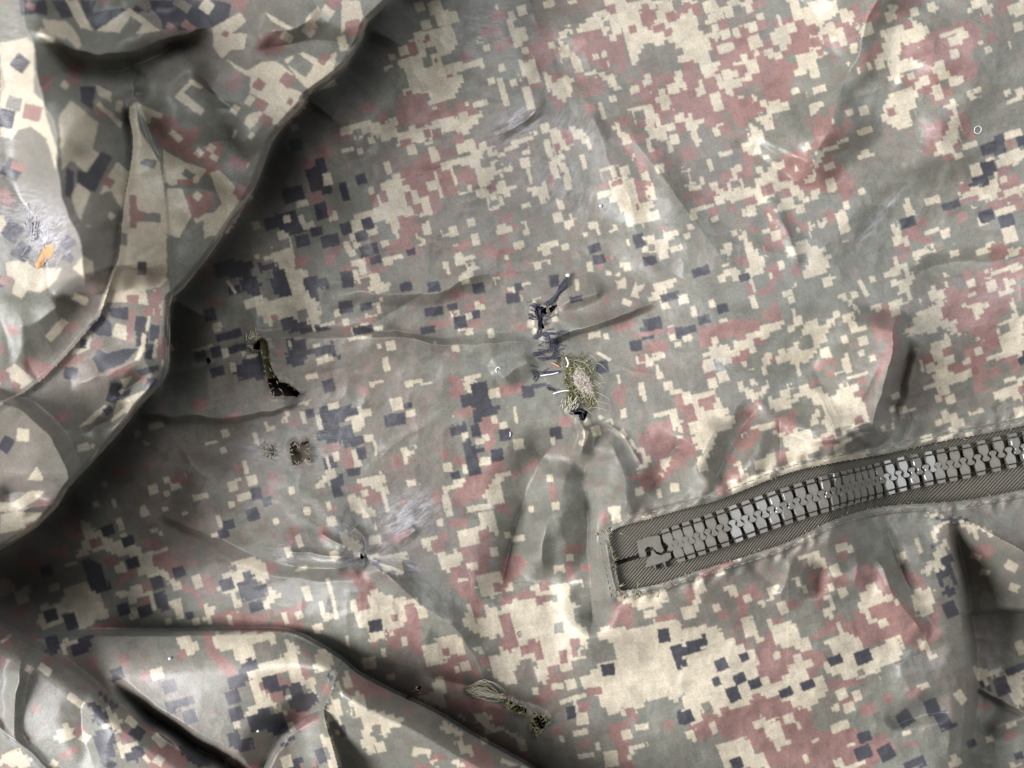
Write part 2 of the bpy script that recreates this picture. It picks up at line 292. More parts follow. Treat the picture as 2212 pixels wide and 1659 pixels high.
# ---------------------------------------------------------------- the printed camouflage: 0 green, 1 tan, 2 maroon, 3 near-black
PRINT = """#00
@35
d 12 0 30 0 31 10 22 9 14 10; d 33 0 45 0 48 11 40 12; t 42 0 50 0 56 12 60 20 52 18; t 27 12 44 14 50 22 53 30 50 32 40 22 28 16
d 52 0 62 0 60 8 80 5 84 8 88 3 96 8 98 5 96 0 140 0 150 3 148 12 138 18 128 20 106 19 104 12 98 6 86 9 84 5 62 20 56 12
g 63 1 82 0 80 4 64 7; m 62 0 72 0 68 3; t 84 5 104 20 90 22 62 20; g 85 18 9 12; t 134 4 8 8; g 118 3 12 6; m 155 2 10 8; m 111 18 8 4; m 122 17 9 5
m 20 4 6 4; t 30 14 44 20 42 26 28 20; t 26 18 36 24 34 28 24 22
t 0 28 18 24 22 30 22 60 28 66 30 76 38 100 36 110 30 90 20 82 12 84 8 90 0 88; d 13 41 10 10 35; m 21 73 12 10 12; g 9 67 10 9 15; d 4 77 10 12 12
d 8 110 12 12 30; m 12 108 10 5 20; m 3 128 12 9; d 8 150 12 12; d 22 148 8 8; d 44 158 9 9; d 15 162 10 9; g 20 118 16 10
t 46 65 64 80 60 96 64 100 56 112 46 104 40 110 38 76; d 66 98 73 102 60 127 50 118 50 110 56 112; d 52 56 62 56 60 72 52 66; d 43 108 48 112 47 130 42 126
t 50 118 58 124 60 134 58 148 50 140 46 128; t 76 105 84 112 82 124 78 134 72 124 64 126 70 114; m 66 72 8 8; t 64 66 80 80 78 83 62 68; t 62 55 72 60 72 66 64 62
t 77 69 4 7 10; t 42 55 5 5; m 48 48 8 14 10; m 30 54 8 10 0; m 70 118 8 6; g 62 136 14 22 20; t 72 140 4 4
t 83 70 88 66 90 84 98 96 104 106 108 130 108 166 76 166 79 130 86 100; g 94 103 102 104 100 110 90 106
m 84 126 88 126 89 136 96 138 96 144 89 144 88 148 84 148; g 99 141 10 6 0; g 80 155 5 8 0; g 78 140 4 8 0
m 100 72 114 76 118 84 130 82 128 90 124 96 132 104 126 106 112 98 104 96 98 84; t 124 51 132 56 130 58 124 55 119 60 133 71 130 75 113 63
t 88 66 96 70 106 74 104 77 98 76 97 81 94 78 90 72; t 114 88 9 4 40; m 130 97 140 90 146 96 140 106 146 112 140 118 132 112; t 129 99 5 5; t 137 96 5 5; t 139 102 5 4
t 106 97 118 104 134 110 128 118 112 120 106 118; g 122 113 8 5; m 120 118 10 4 0
t 136 112 142 110 152 120 154 130 160 128 156 140 148 150 130 155 128 146 124 138 138 138 144 132 140 124; m 122 126 138 124 138 134 128 142 116 136; t 128 127 5 5; t 108 122 118 122 124 140 116 154 108 152; g 120 150 132 142 132 156 120 162
t 156 102 162 106 160 109 153 104; t 152 71 6 5 -62; t 138 18 148 12 156 8 160 14 150 22 160 22 158 32 150 32 144 38 138 30; m 146 22 4 4
t 146 38 160 46 170 40 180 40 190 48 186 56 196 60 200 64 194 74 184 82 170 78 166 74 172 66 162 60 162 50 152 44; t 160 75 166 72 168 78 162 84 158 80; m 168 55 7 7; m 169 68 8 7; m 186 52 8 8; m 152 53 8 12; m 172 78 8 7; t 162 65 5 7
m 166 26 180 18 186 26 184 34 168 36; t 186 24 8 6; t 172 8 190 18 188 20 176 14; t 198 12 206 4 210 10 204 14 206 18 198 18; t 200 20 8 6
t 196 34 206 38 218 34 216 48 206 54 200 58 192 50 184 38; g 195 42 14 10; m 210 38 6 8; t 212 8 8 10; m 216 2 8 8; m 156 124 8 8; m 154 106 12 8 20; t 163 88 3 4; t 152 87 2 6 20; m 188 66 4 4
@-14
m 210 98 8 10; d 206 115 14 24; d 170 142 180 138 190 136 198 150 188 152 180 148 172 150; t 186 142 5 5; d 208 136 8 12; d 196 156 9 8; t 176 155 188 152 190 166 176 166; d 205 150 8 6; d 214 156 12 8; t 200 146 8 4; t 216 140 6 6; t 212 116 6 8; m 205 128 8 8; d 190 126 14 10; t 166 146 5 5; d 192 94 8 8; m 200 106 8 6; t 196 132 8 4
#10
@-16
t 0 0 12 0 14 10 12 16 6 14 0 22; m 8 18 10 10; g 16 4 4 8; t 1 28 6 10
t 43 26 60 18 71 15 76 29 72 32 73 47 80 50 76 57 72 64 66 66 55 73 53 69 57 64 55 60 40 65 41 57 44 56 42 46 38 44 37 40 44 38 50 34
m 55 25 5 5; g 58 33 7 5; g 56 40 6 7; m 70 48 4 5; m 44 32 10 9; t 61 5 9 9; t 66 12 9 9; t 31 45 6 5; t 34 51 3 8; t 33 37 4 4; t 72 10 5 5; g 36 50 8 14
m 40 62 56 60 56 68 66 66 69 71 88 70 90 74 62 78 58 82 50 84 42 80 36 84 36 72; m 18 70 10 6; m 8 86 26 5
t 0 82 18 78 26 80 36 76 36 86 18 90 18 86 0 88; t 18 90 34 88 46 83 58 80 62 77 78 76 90 72 92 75 84 79 84 86 76 87 75 84 62 88 60 92 50 95 46 92 46 98 38 96 34 92; m 42 93 8 6; t 0 96 8 94 7 98 0 100
t 112 19 6 24; t 118 22 5 9; t 101 6 2 6; t 136 2 10 5; t 150 2 6 4; t 94 31 4 4; m 97 21 14 6; m 105 29 12 7
t 150 20 166 8 190 0 221 0 221 30 205 28 196 30 190 44 196 54 188 40 184 22 176 14 172 22 160 22
m 194 4 206 2 204 12 200 20 194 14; m 206 18 8 5; m 212 21 6 5; m 189 19 5 5; m 219 6 5 8; m 150 26 160 24 162 30 166 22 172 30 176 12 180 18 186 42 180 48 172 46 164 42 156 40 150 32
t 165 37 4 4; t 174 41 4 4; t 140 24 152 36 160 44 172 48 182 50 180 60 168 50 150 46 142 40; m 128 36 16 20; m 124 54 12 9; m 160 54 168 48 171 60 160 64 152 60
t 116 40 126 38 130 52 122 56 126 66 124 74 119 68 116 56; t 132 48 150 50 150 60 144 66 136 60 132 54; m 140 50 8 6; m 140 62 146 72 140 72 134 62; t 105 60 4 19; t 79 68 7 3; t 90 67 10 4; t 104 44 4 5; m 79 37 11 7; t 84 42 14 4; t 91 41 3 7; g 85 48 12 8
g 195 30 206 26 218 28 219 42 210 48 198 46; m 190 46 200 52 221 46 221 70 214 70 206 76 196 66 190 60; t 198 52 6 8; t 219 53 6 8; t 202 58 208 56 212 66 214 70 210 72 204 66; t 190 58 6 5
t 186 70 200 68 206 76 208 86 214 88 206 94 200 88 196 82 190 78; m 194 79 6 8; m 208 76 4 8; m 214 74 5 5; m 218 78 6 6; t 176 64 5 4; t 169 72 3 12; g 180 78 10 8
t 176 76 186 90 196 108 202 118 198 120 188 100 176 82; m 184 79 8 5 30; m 190 98 200 110 196 112 188 98; m 194 106 6 12 -28; m 204 100 10 8; t 213 95 3 8; t 204 107 214 103 213 108 205 112; t 200 94 4 9; m 193 90 8 5
t 174 116 190 115 194 140 196 148 186 146 178 130 174 122; t 173 112 10 8; t 170 126 9 4; m 179 118 6 4; m 170 121 6 4; m 190 114 200 120 196 130 200 142 196 146 192 134; d 193 156 7 9; d 164 161 8 6; t 202 140 8 6; m 208 150 6 6; m 202 153 5 4
t 196 154 206 150 216 148 221 160 215 164 206 160 200 165; t 183 158 8 4; t 134 159 14 4; t 145 160 5 4; t 158 152 3 3; t 176 148 6 4; t 119 148 4 9; m 113 148 4 6; m 103 140 6 9; t 103 151 5 5; t 115 159 7 5; t 84 144 5 5; t 67 151 4 5; t 52 157 5 4; t 166 148 2 9; t 162 146 4 5
m 78 97 24 4; m 38 118 46 112 46 106 56 98 62 94 66 98 66 104 64 110 72 110 76 108 82 105 84 110 88 114 88 120 76 122 74 126 66 130 62 138 58 140 56 132 52 124 46 128 46 134 42 134
t 65 106 78 102 92 96 94 104 100 104 101 112 98 118 94 121 88 120 88 112 84 108 80 106 74 110 66 110; t 92 95 5 6; t 63 120 2 18; t 73 114 2 14; t 60 100 6 10; t 48 128 4 10
t 26 118 38 112 44 108 44 112 38 118 42 134 52 140 52 146 56 144 58 152 54 152 50 140 42 138 36 140 32 140 28 132; t 54 134 8 12; t 73 131 6 5; t 80 123 9 5; g 69 91 12 9; g 39 105 10 7; g 96 102 8 6; t 80 93 12 4
t 108 95 112 90 126 86 126 90 120 92 122 98 118 103 116 100 120 96 112 96 108 98 106 100 100 104 100 102; g 118 95 6 5; t 106 110 11 2; t 122 114 2 11; m 100 121 6 5; t 94 124 106 128 106 134 97 136; t 106 123 16 2; t 124 122 132 118 134 130 118 134 118 131 124 130
t 138 110 5 12; t 146 114 5 10; t 157 105 3 10; t 136 86 150 82 160 86 162 96 168 98 160 96 156 90 150 92 144 100 140 110 136 96; t 134 96 4 12; t 142 132 4 8; t 150 140 4 5; m 136 118 5 8; m 148 92 6 4; m 140 96 4 6
t 5 139 20 135 30 134 36 140 38 152 34 152 32 144 22 142 20 150 10 152 6 150; d 17 145 7 8; d 13 153 8 7; d 3 148 7 8; d 18 162 12 8; d 2 124 5 12; d 13 116 7 7; d 45 163 6 5; m 44 146 12 14; m 38 159 16 8; t 20 125 4 8; m 26 128 8 8; t 30 108 4 10; t 12 98 4 4; t 75 162 4 8; m 80 159 8 6; t 87 155 5 8; m 105 163 14 5; t 4 160 4 8; t 28 158 6 4; t 37 152 4 5
#20
@-18
m 17 24 30 18 60 14 80 8 90 14 86 20 100 14 110 4 126 0 130 6 124 16 112 26 104 32 90 34 86 30 80 36 72 44 70 60 70 66 60 68 50 74 44 76 40 84 36 90 18 82 14 76 0 86 0 38 8 40 12 50 20 48 24 40 20 34
t 0 0 10 0 8 10 10 20 14 22 18 20 18 40 24 40 22 46 18 51 12 48 8 38 0 40; m 9 6 5 8; g 12 16 5 6; t 18 4 9 8; t 14 16 20 6 30 2 44 0 46 8 42 10 36 4 28 6 26 12 20 16; m 1 6 4 6
g 36 10 12 9; g 30 20 9 8; g 65 30 8 7; m 50 4 10 7; g 52 8 8 8; g 84 38 100 30 112 34 104 56 92 64 76 68 72 60 72 50 84 46; g 45 60 14 10; g 36 82 10 11; g 79 9 6 5
t 36 21 7 7; t 47 27 9 9; t 28 31 11 6; t 51 13 5 9; t 63 23 12 10; t 62 38 4 8; t 67 42 8 3; t 73 36 88 30 90 37 84 38 86 44 74 49 72 42; t 63 14 2 10
t 76 6 86 0 100 0 102 8 92 14 90 18 98 18 96 22 90 24 90 30 84 32 82 24 88 20 88 14 80 16; t 71 3 6 8; t 32 40 46 34 50 44 50 50 34 56 32 52 42 48 42 42 36 42 32 44; t 48 34 3 4; t 11 57 6 10; t 24 53 4 10; t 22 66 7 12
t 2 76 6 73 8 78 17 76 17 79 10 82 12 94 9 95 6 84 0 83 0 80; t 22 80 8 4; t 22 85 4 6; t 38 64 4 4; t 30 59 4 8; t 1 56 3 5
t 105 10 5 9; t 103 24 5 12; t 119 19 9 8; t 111 30 5 4; t 94 18 8 3; t 134 11 5 7; t 113 46 4 5; t 85 59 10 4; t 73 59 5 4; t 87 70 10 7; t 108 73 5 4; t 98 79 4 4; t 118 85 10 4
m 116 36 126 26 130 30 130 36 120 42 114 44; m 132 4 142 0 150 2 146 10 136 14; t 132 20 148 12 160 18 160 22 150 28 142 28 140 38 146 38 158 42 134 52 134 40 122 40 130 34 130 28; t 121 43 3 5; t 146 6 162 0 166 4 164 8 152 10 148 10
m 141 32 152 26 166 20 184 16 194 18 192 26 186 36 192 44 190 50 180 54 170 60 160 60 148 58 140 50 156 44 158 40 148 38 142 38; t 152 29 2 5; t 165 22 184 15 185 24 180 28 178 22 167 26; t 192 28 6 2; t 176 35 6 6; t 164 45 5 5; t 171 49 5 5; t 179 52 6 5; t 153 55 5 5; t 165 57 8 4; t 162 61 3 4; t 189 61 9 6; t 210 30 6 5; t 216 58 221 56 221 64 212 68 210 66 216 63
t 134 60 145 56 152 60 151 65 147 68 149 80 138 84 134 80 128 80 130 70; m 136 72 7 6; m 156 80 170 78 173 82 170 90 164 98 158 100; m 166 64 10 8; m 182 80 7 14; t 174 64 178 63 178 76 181 90 176 96 175 101 164 101 164 95 172 84 174 76 168 74 168 70 174 68; m 178 94 6 6; m 172 102 6 4; t 186 94 10 4; t 179 101 6 4
d 192 94 202 90 203 86 209 86 210 98 196 102; m 212 92 5 9; d 220 92 6 8; d 198 109 10 10; t 190 110 7 8; t 206 100 221 94 221 102 216 106 204 110 203 104; t 199 103 6 2; t 179 118 185 119 188 123 203 116 206 122 221 118 221 126 200 130 180 128; d 185 118 198 112 199 119 187 122; m 212 118 14 8; m 185 130 14 3; t 196 128 221 122 221 126 200 131; m 208 131 22 5; t 210 136 16 4; t 214 87 12 5; t 206 113 8 5
d 174 133 12 5; d 197 140 10 8; d 210 143 10 8; d 146 144 10 7; t 162 130 10 5; t 146 134 5 12; t 138 148 5 9; m 148 153 14 7; m 142 162 8 8; t 145 158 4 9; t 150 165 20 4; t 162 151 10 5; t 212 152 9 10; t 194 163 8 4; m 204 162 12 8; t 214 163 12 6; m 172 138 7 2; t 176 164 6 4
m 86 74 98 68 96 80 106 84 104 90 92 96 86 94 84 82; m 60 102 76 96 84 92 92 96 90 104 100 104 106 112 112 118 110 124 96 124 84 126 70 124 62 116 64 108; m 44 100 12 12; m 40 112 10 8
t 44 78 48 84 52 82 54 90 50 96 51 100 56 100 56 104 46 105 44 100 38 98 38 93 44 90 42 82; t 55 66 66 64 69 70 60 73 56 78 52 82 48 78 50 74 55 74; t 47 116 58 108 58 104 65 102 66 106 62 112 62 118 68 118 69 121 60 124 60 128 50 132 44 134 36 132 26 128 22 120 30 118 31 108 35 108 36 114 40 122 46 124; m 55 123 8 7
t 64 128 77 124 78 128 83 128 83 131 70 136 60 138 62 132; t 71 110 7 4; t 77 117 82 115 82 110 86 109 86 116 80 119; t 96 120 6 9; t 95 108 7 4; t 85 100 90 98 107 89 107 92 91 100 90 106 86 108; m 95 102 6 4; t 80 95 5 5; t 116 98 125 96 124 100 112 105; t 28 99 9 4; t 18 107 3 8; m 4 100 8 8
t 0 108 4 110 6 118 12 122 10 126 4 122 0 118; m 15 128 16 8; m 28 114 8 6; m 26 122 6 6; t 10 112 14 118 20 117 24 122 34 128 40 134 44 139 40 141 34 132 24 126 16 120 11 118; m 44 130 8 6; t 6 136 20 132 21 135 9 138 9 142 6 140; m 20 137 7 6; t 21 142 5 3; t 5 147 4 4; t 3 153 4 4; m 34 136 8 6
m 58 142 6 18; m 62 156 6 12; t 33 151 5 4; t 24 150 26 155 31 156 33 163 28 166 24 166 27 160; t 36 152 41 150 44 158 50 166 40 166 40 160; t 50 148 57 148 58 155 56 155 56 150 51 151; t 55 160 6 4; t 66 149 4 8; t 76 149 4 4; t 80 142 84 144 86 152 89 154 83 155 82 150; t 106 133 4 6; t 104 144 7 14; t 73 158 80 154 84 160 92 160 92 166 70 166; t 106 158 4 4; m 108 124 8 5; t 116 124 5 4; t 57 142 2 8; m 72 141 8 9; m 46 146 6 10; m 96 140 6 8
t 192 2 10 6; t 194 4 202 2 200 10 194 12; m 208 4 10 8; t 218 6 8 8; t 186 7 3 3
#01
@30
t 4 4 16 2 22 8 40 8 36 16 26 24 18 22 14 28 8 24 10 16 4 12; t 47 8 54 0 60 4 62 18 54 14; t 52 28 10 5 25; m 58 20 8 6; m 4 16 8 7; d 44 1 8 5; d 12 0 12 4; t 40 40 45 43 33 56 29 52; m 46 46 9 6 -40; m 8 48 8 6; t 4 74 10 70 23 80 20 82 14 86 8 82; m 14 68 20 66 36 72 28 80 22 80 16 74; m 2 78 6 8; m 10 84 6 5; m 62 18 8 10 0
t 76 0 108 0 108 16 104 20 94 22 96 32 84 30 70 30 64 36 68 26 72 14; d 92 8 6 9 5; m 86 28 8 6 0; d 70 34 83 33 83 42 72 40; m 86 40 4 10 0; d 91 44 7 10 5; m 96 36 6 6 0; t 102 30 5 16 0; m 96 26 104 20 106 30 100 34 97 32; m 102 38 4 12 0; d 58 44 66 38 72 44 73 52 64 52 58 48; t 78 49 9 9 15; m 84 50 4 12 0; d 92 54 8 10 5; t 92 50 95 50 94 60 90 68 87 68 91 58; d 100 50 6 10 5; d 97 62 5 10 5; t 101 60 3 12 5; t 107 52 4 46 0; m 104 60 4 14 0; t 96 44 2 10 8
m 60 54 66 54 66 60 60 62; t 56 52 59 51 58 60 54 62 46 66 48 60 54 60; m 36 72 46 64 56 64 52 70 44 72; d 54 57 4 6 10; d 66 66 10 8; d 46 76 9 8 10; d 60 66 80 60 90 60 80 70 64 76; m 70 74 88 70 80 78 72 78; d 88 74 103 70 103 74 92 78; d 97 82 8 6 -10; m 84 76 8 5; m 92 80 6 4; d 72 82 80 82 78 90 84 86 86 84 84 90 76 96 68 94; t 78 80 86 78 82 84 78 90 77 88 80 84; t 76 94 92 88 100 86 92 98 80 102 72 108 74 100; t 68 96 70 98 60 108 51 111 60 103; d 70 100 6 5 -30; m 40 104 10 5 -30
t 15 116 8 8 5; d 4 122 8 10; t 54 124 8 5 -15; t 60 123 3 3; t 24 136 28 144 27 146 17 145 20 142; t 0 160 8 160 20 152 29 152 24 158 10 166 0 166; m 28 160 10 4 -20
@-14
d 138 6 150 2 163 4 164 12 170 18 168 26 158 24 156 14 140 14; t 160 0 190 0 198 10 204 22 206 30 209 44 205 50 198 42 192 36 184 40 178 42 176 46 172 44 168 32 166 28 178 28 190 26 186 10 175 2; d 165 4 180 6 186 12 190 26 178 26 174 16; m 196 4 12 8; d 198 14 212 14 214 20 206 22 208 28 202 28; d 200 18 6 8; d 152 22 8 6; t 150 20 2 10 -35; m 214 2 8 8; m 178 40 4 4; m 132 12 10 7; m 138 30 10 6; g 174 12 6 6
d 136 38 8 8; t 141 46 6 6; d 154 50 5 6; d 146 52 12 5; d 182 42 190 39 193 42 200 43 204 49 192 50 184 48; g 196 38 7 6; d 209 46 10 5; m 216 44 8 4; t 212 44 10 2
t 125 61 139 56 139 59 127 64; t 146 63 4 6; d 130 65 8 7; d 140 62 7 7; d 154 60 12 5; d 148 74 170 60 173 70 172 80 156 80; d 141 75 9 6; t 151 72 4 6; t 163 65 8 2; d 186 54 216 54 220 66 200 64 194 72 186 70; g 206 56 16 6; t 188 58 2 6; t 213 66 6 5; m 182 62 4 5; t 202 78 8 4; d 213 84 8 8
t 110 90 4 4; m 130 96 10 7; m 108 98 6 6; m 150 104 14 4; t 200 95 8 3; t 196 102 3 14; d 208 96 221 98 221 122 206 120 206 108; d 201 102 5 6; t 207 108 3 10; t 216 97 7 4; m 191 108 6 5; t 186 102 3 4
t 101 110 10 4; t 89 115 4 4; t 146 115 5 5; t 95 121 4 4; t 137 121 8 2; t 145 126 4 4; t 166 119 3 9; t 172 112 3 4; t 159 137 3 9; m 155 138 4 6; t 108 145 4 4; t 114 149 7 5; t 108 154 4 4; t 120 143 2 4; t 68 148 4 4; t 130 156 10 4; t 158 156 9 5; t 150 161 4 4; t 74 160 3 6; t 93 164 4 5; t 107 164 4 3; t 189 152 4 5; t 62 161 4 4; m 116 145 10 7; t 114 149 6 3; d 166 154 7 8; d 173 159 6 6; m 174 152 5 5; m 177 144 4 8; d 163 165 8 3; m 78 140 10 7; m 96 136 8 4; t 154 145 4 2
d 214 134 9 8; d 218 150 6 12; t 205 145 218 140 216 143 211 145 211 150 206 150; t 213 135 2 10; m 214 126 12 7; t 218 130 4 6; m 214 164 8 4; t 213 162 3 6; t 199 164 4 3
#11
@-9
d 10 0 26 0 27 5 20 6 18 3; t 27 6 34 4 40 0 28 0; t 12 4 12 4; m 0 6 8 6 10 12 18 8 24 6 24 10 18 12 6 14 0 12; t 8 14 24 11 28 18 34 16 30 22 20 24 14 20 10 18; m 28 12 9 9; m 15 21 4 4; d 4 15 8 11; d 3 33 9 8; t 20 30 26 28 27 39 18 41 16 38; d 16 33 8 5; m 16 42 12 4; t 11 46 14 3; m 4 48 8 5; d 14 48 13 5; t 24 47 6 3; t 3 43 4 5; t 12 53 16 2
m 68 22 80 19 88 24 96 24 94 28 72 28; m 106 13 14 6 -20; m 86 44 12 5; m 117 46 8 5; m 84 33 7 5; m 66 44 8 4; d 42 20 8 6; d 60 20 8 7; d 60 36 12 6; d 72 33 7 4; d 77 43 9 8; d 87 38 6 5; d 56 48 10 5; d 89 21 8 7; d 111 27 9 7; d 115 20 5 5; m 118 24 5 4; t 74 37 6 4; t 83 39 4 4; t 110 22 5 4; t 120 27 7 4; t 120 18 6 2; t 83 49 5 4; t 97 50 4 6; t 101 16 4 5
t 76 0 86 0 88 3 78 4; t 107 1 3 3; t 68 8 4 9; t 84 11 12 5 -22; t 129 6 14 5 -12; m 170 4 10 8; t 153 20 3 10; t 161 7 4 6; t 173 11 4 3; t 184 7 7 6; d 167 2 8 6; d 200 3 9 6; d 152 28 8 4; d 138 16 6 8; t 202 18 216 15 216 20 208 24 204 30 196 31 200 26 204 22; t 192 22 6 10 20; t 185 30 6 4 20; d 206 26 219 22 219 26 208 30; m 172 28 4 4
t 138 38 4 9; t 123 42 4 9 12; t 125 49 3 4; d 144 50 8 4; t 164 51 8 4; t 172 52 4 4; m 182 46 14 5 -20; d 202 44 12 8; d 198 50 8 8; t 214 50 4 10; d 219 50 5 8; m 205 59 14 7; d 191 58 8 7; t 190 65 198 63 200 65 208 62 209 66 202 68 206 74 208 80 202 76 196 70 192 70; m 200 74 8 5; t 170 65 10 2 30; t 218 58 4 4; m 200 50 20 3 -10
t 22 54 26 54 27 60 25 60; t 74 60 5 5; t 29 70 4 9; t 23 83 9 4; t 50 82 18 4; m 15 87 7 6; m 74 66 3 8; d 169 72 8 8
t 78 78 90 76 89 80 84 82 83 88 80 86; m 75 88 10 8; m 110 86 16 8; d 84 84 94 81 95 90 97 96 90 99 78 97 77 91 84 90; t 99 89 7 6; d 121 88 8 8; d 128 84 10 3; d 84 99 102 96 102 103 92 106 90 110 86 106; t 74 105 4 4; m 79 102 12 6 -18; t 32 94 40 91 41 98 38 101 34 100; d 43 97 6 4; d 35 106 14 8; t 45 102 6 4
d 0 98 10 97 12 106 6 106 0 108; t 2 106 10 103 11 98 20 99 20 104 14 106 14 114 8 113 6 108; d 0 110 6 110 8 116 14 117 15 122 4 124 0 122; t 18 118 6 5; t 22 124 2 10; m 0 124 8 124 10 140 4 140 0 134; t 10 131 5 12; d 13 128 6 8; d 8 140 9 5; m 36 133 6 8; t 38 124 48 121 48 126 44 128 44 136 40 136 39 130
m 90 106 98 104 103 108 100 116 98 128 92 126 90 116; d 70 110 80 108 82 112 80 116 72 117; d 87 113 6 8; t 80 117 4 5; d 78 121 84 118 86 124 92 123 93 128 80 128; t 90 120 6 4; t 99 106 4 5; t 105 110 5 5; d 106 116 8 8; t 115 122 7 7; t 113 103 2 11; d 139 115 8 8; t 137 120 3 5; m 98 134 12 8; d 101 129 8 8; d 81 130 88 129 90 140 83 143; t 93 133 8 5; m 76 133 7 6; t 69 137 6 6; d 74 142 6 5; t 80 138 3 6
m 76 148 86 142 94 140 104 133 110 134 104 140 98 142 96 150 98 156 84 160 76 164 70 160; t 92 156 96 148 100 142 104 140 110 140 104 146 106 162 100 162; t 65 150 80 144 79 148 70 152 72 166 66 164; t 90 163 18 4; m 62 156 6 9; m 104 163 8 5; m 108 142 120 136 126 128 128 134 120 140 110 144; t 135 144 4 5; m 137 153 4 10; t 139 162 5 5; t 123 164 3 4
m 4 148 12 146 20 152 26 152 27 160 20 162 14 156 4 152; t 10 144 28 140 28 148 30 150 30 166 28 166 26 154 20 150 12 148; t 5 154 14 156 18 162 20 166 6 166; t 47 147 9 4; d 0 145 3 8; m 40 160 6 5
t 195 88 4 12; t 183 102 4 6; m 181 87 8 6; m 182 94 4 6; t 180 80 2 6; m 218 88 221 92 221 104 217 98 215 92; t 212 84 6 6; t 217 88 8 3; m 192 116 200 110 212 106 216 114 218 122 210 132 204 136 200 128 192 122; t 201 104 217 99 218 104 221 108 221 114 214 112 212 104 202 106; t 220 119 4 6; m 204 132 210 128 208 142 200 142
t 190 124 198 122 200 136 192 140 191 136 196 134 195 128 190 126; m 193 131 4 4; m 184 144 194 140 206 140 216 128 221 124 221 136 206 148 196 152 190 146; t 204 127 208 132 214 130 210 138 208 144 206 136; t 193 152 5 6; t 216 150 6 6; t 206 154 3 6; t 177 164 8 4; t 183 115 3 6 -30; t 189 122 2 7 -30; t 174 108 4 4 -30; t 168 104 3 4 -30; m 146 107 9 7; t 157 118 4 10 20
#21
@-17
t 27 3 5 8; t 42 0 54 0 52 10 44 14 48 22 52 24 46 24 42 16; m 60 10 8 10; t 57 13 2 8; t 64 6 4 6; m 38 3 8 8; m 66 14 6 7; m 44 24 4 12; d 12 10 12 6; d 40 14 7 5; t 27 14 8 5; t 68 24 7 4; t 19 31 4 5; d 26 34 7 6; t 27 43 5 5; t 3 53 6 5; t 7 36 4 7; t 72 19 4 3
m 10 46 30 42 44 40 52 44 46 50 32 52 20 58 12 62 10 54; d 14 41 8 6; d 4 48 10 5; m 58 38 12 7; t 46 30 4 9; m 56 22 8 6
t 76 0 96 0 94 10 84 14 78 14 80 8 82 4; m 76 3 4 4; t 97 13 4 4; t 20 54 22 53 24 60 32 60 34 54 42 50 48 48 54 44 62 42 65 42 64 46 58 48 54 54 46 54 48 62 42 66 30 66 24 68 18 66 12 65 12 62 18 61; m 16 66 14 72 20 76 24 80 16 80 12 70; m 36 67 12 5; m 50 55 8 5; t 17 72 8 6; t 26 78 7 7; t 40 70 3 4; m 14 57 6 5
t 81 42 87 40 87 46 98 40 98 44 94 47 93 54 86 61 84 66 76 70 77 77 74 76 73 69 62 70 61 66 72 58 76 54 80 50; g 80 56 9 9; t 54 68 5 6; m 58 66 4 6; t 53 74 3 6; t 73 40 2 12; t 104 39 110 37 111 44 120 46 120 48 110 50 108 44 104 41; t 99 26 106 25 112 32 118 37 118 39 112 35 105 29; t 117 21 3 12 -30; t 123 15 4 4; t 105 54 4 5; t 116 63 4 4; t 123 66 4 4; t 95 66 4 4; m 92 70 14 6; m 115 87 5 12; t 104 63 107 63 109 76 102 78 90 79 90 77 104 75; t 112 78 18 2; m 86 82 8 3
m 120 37 126 38 132 42 136 37 140 40 140 60 132 72 128 80 124 80 128 66 132 56 126 56 122 48; t 122 34 128 30 134 36 134 40 130 41 126 38; t 137 0 146 0 146 4 150 16 147 20 148 30 154 26 154 29 148 31 142 32 140 24 138 18 142 16 138 8; t 133 12 5 4; g 141 12 6 7
t 160 20 170 17 175 22 168 28 164 26 160 32 170 28 168 38 164 44 150 44 148 42 152 36 160 32; t 142 48 158 42 156 48 143 52; t 150 44 168 40 180 43 181 50 174 52 172 46 160 48 157 54 156 50; m 166 36 172 26 186 18 192 12 206 6 221 0 221 30 212 28 213 36 206 40 202 48 206 60 196 64 190 58 186 44 176 42 168 42; t 189 17 10 5; t 200 21 5 5; t 176 27 190 22 190 25 178 28; t 210 24 10 4; t 180 32 200 29 198 32 192 34 192 42 190 42 188 34 180 34; t 171 12 4 3; t 210 18 3 8; t 194 10 208 8 221 4 221 8 200 13
t 204 44 214 38 221 36 221 64 212 66 198 68 197 65 208 62 206 54; t 214 32 3 10; g 200 40 212 36 216 36 208 44; m 170 58 186 56 192 58 200 64 194 70 200 78 200 88 192 88 188 76 178 76 172 74 174 68 184 66 182 62 172 64; g 180 58 14 5; m 188 46 4 14; t 192 62 5 4; t 184 68 5 4; t 160 62 170 59 170 66 180 63 180 67 172 70 174 76 188 74 188 78 174 84 172 90 164 96 164 92 166 84 155 87 155 84 162 82 164 70; t 152 62 4 4; m 160 69 6 10; t 155 71 2 8; m 150 32 8 4; t 182 52 194 53 195 57 192 54; g 162 50 12 6
m 212 70 12 10; g 203 70 10 4; t 203 75 6 4; t 212 80 8 3; t 200 90 216 84 216 80 221 79 221 94 216 92 206 94 201 92; t 138 91 6 4; t 136 99 4 4; t 145 99 10 5; t 149 98 3 4; t 133 111 9 4; t 155 92 3 4; m 170 93 4 6; t 190 101 10 3; t 173 100 178 104 184 108 180 110 176 116 173 114 175 108 173 102; t 215 102 14 6; t 158 118 8 4; t 170 118 10 3; t 166 108 5 4; t 186 116 5 3
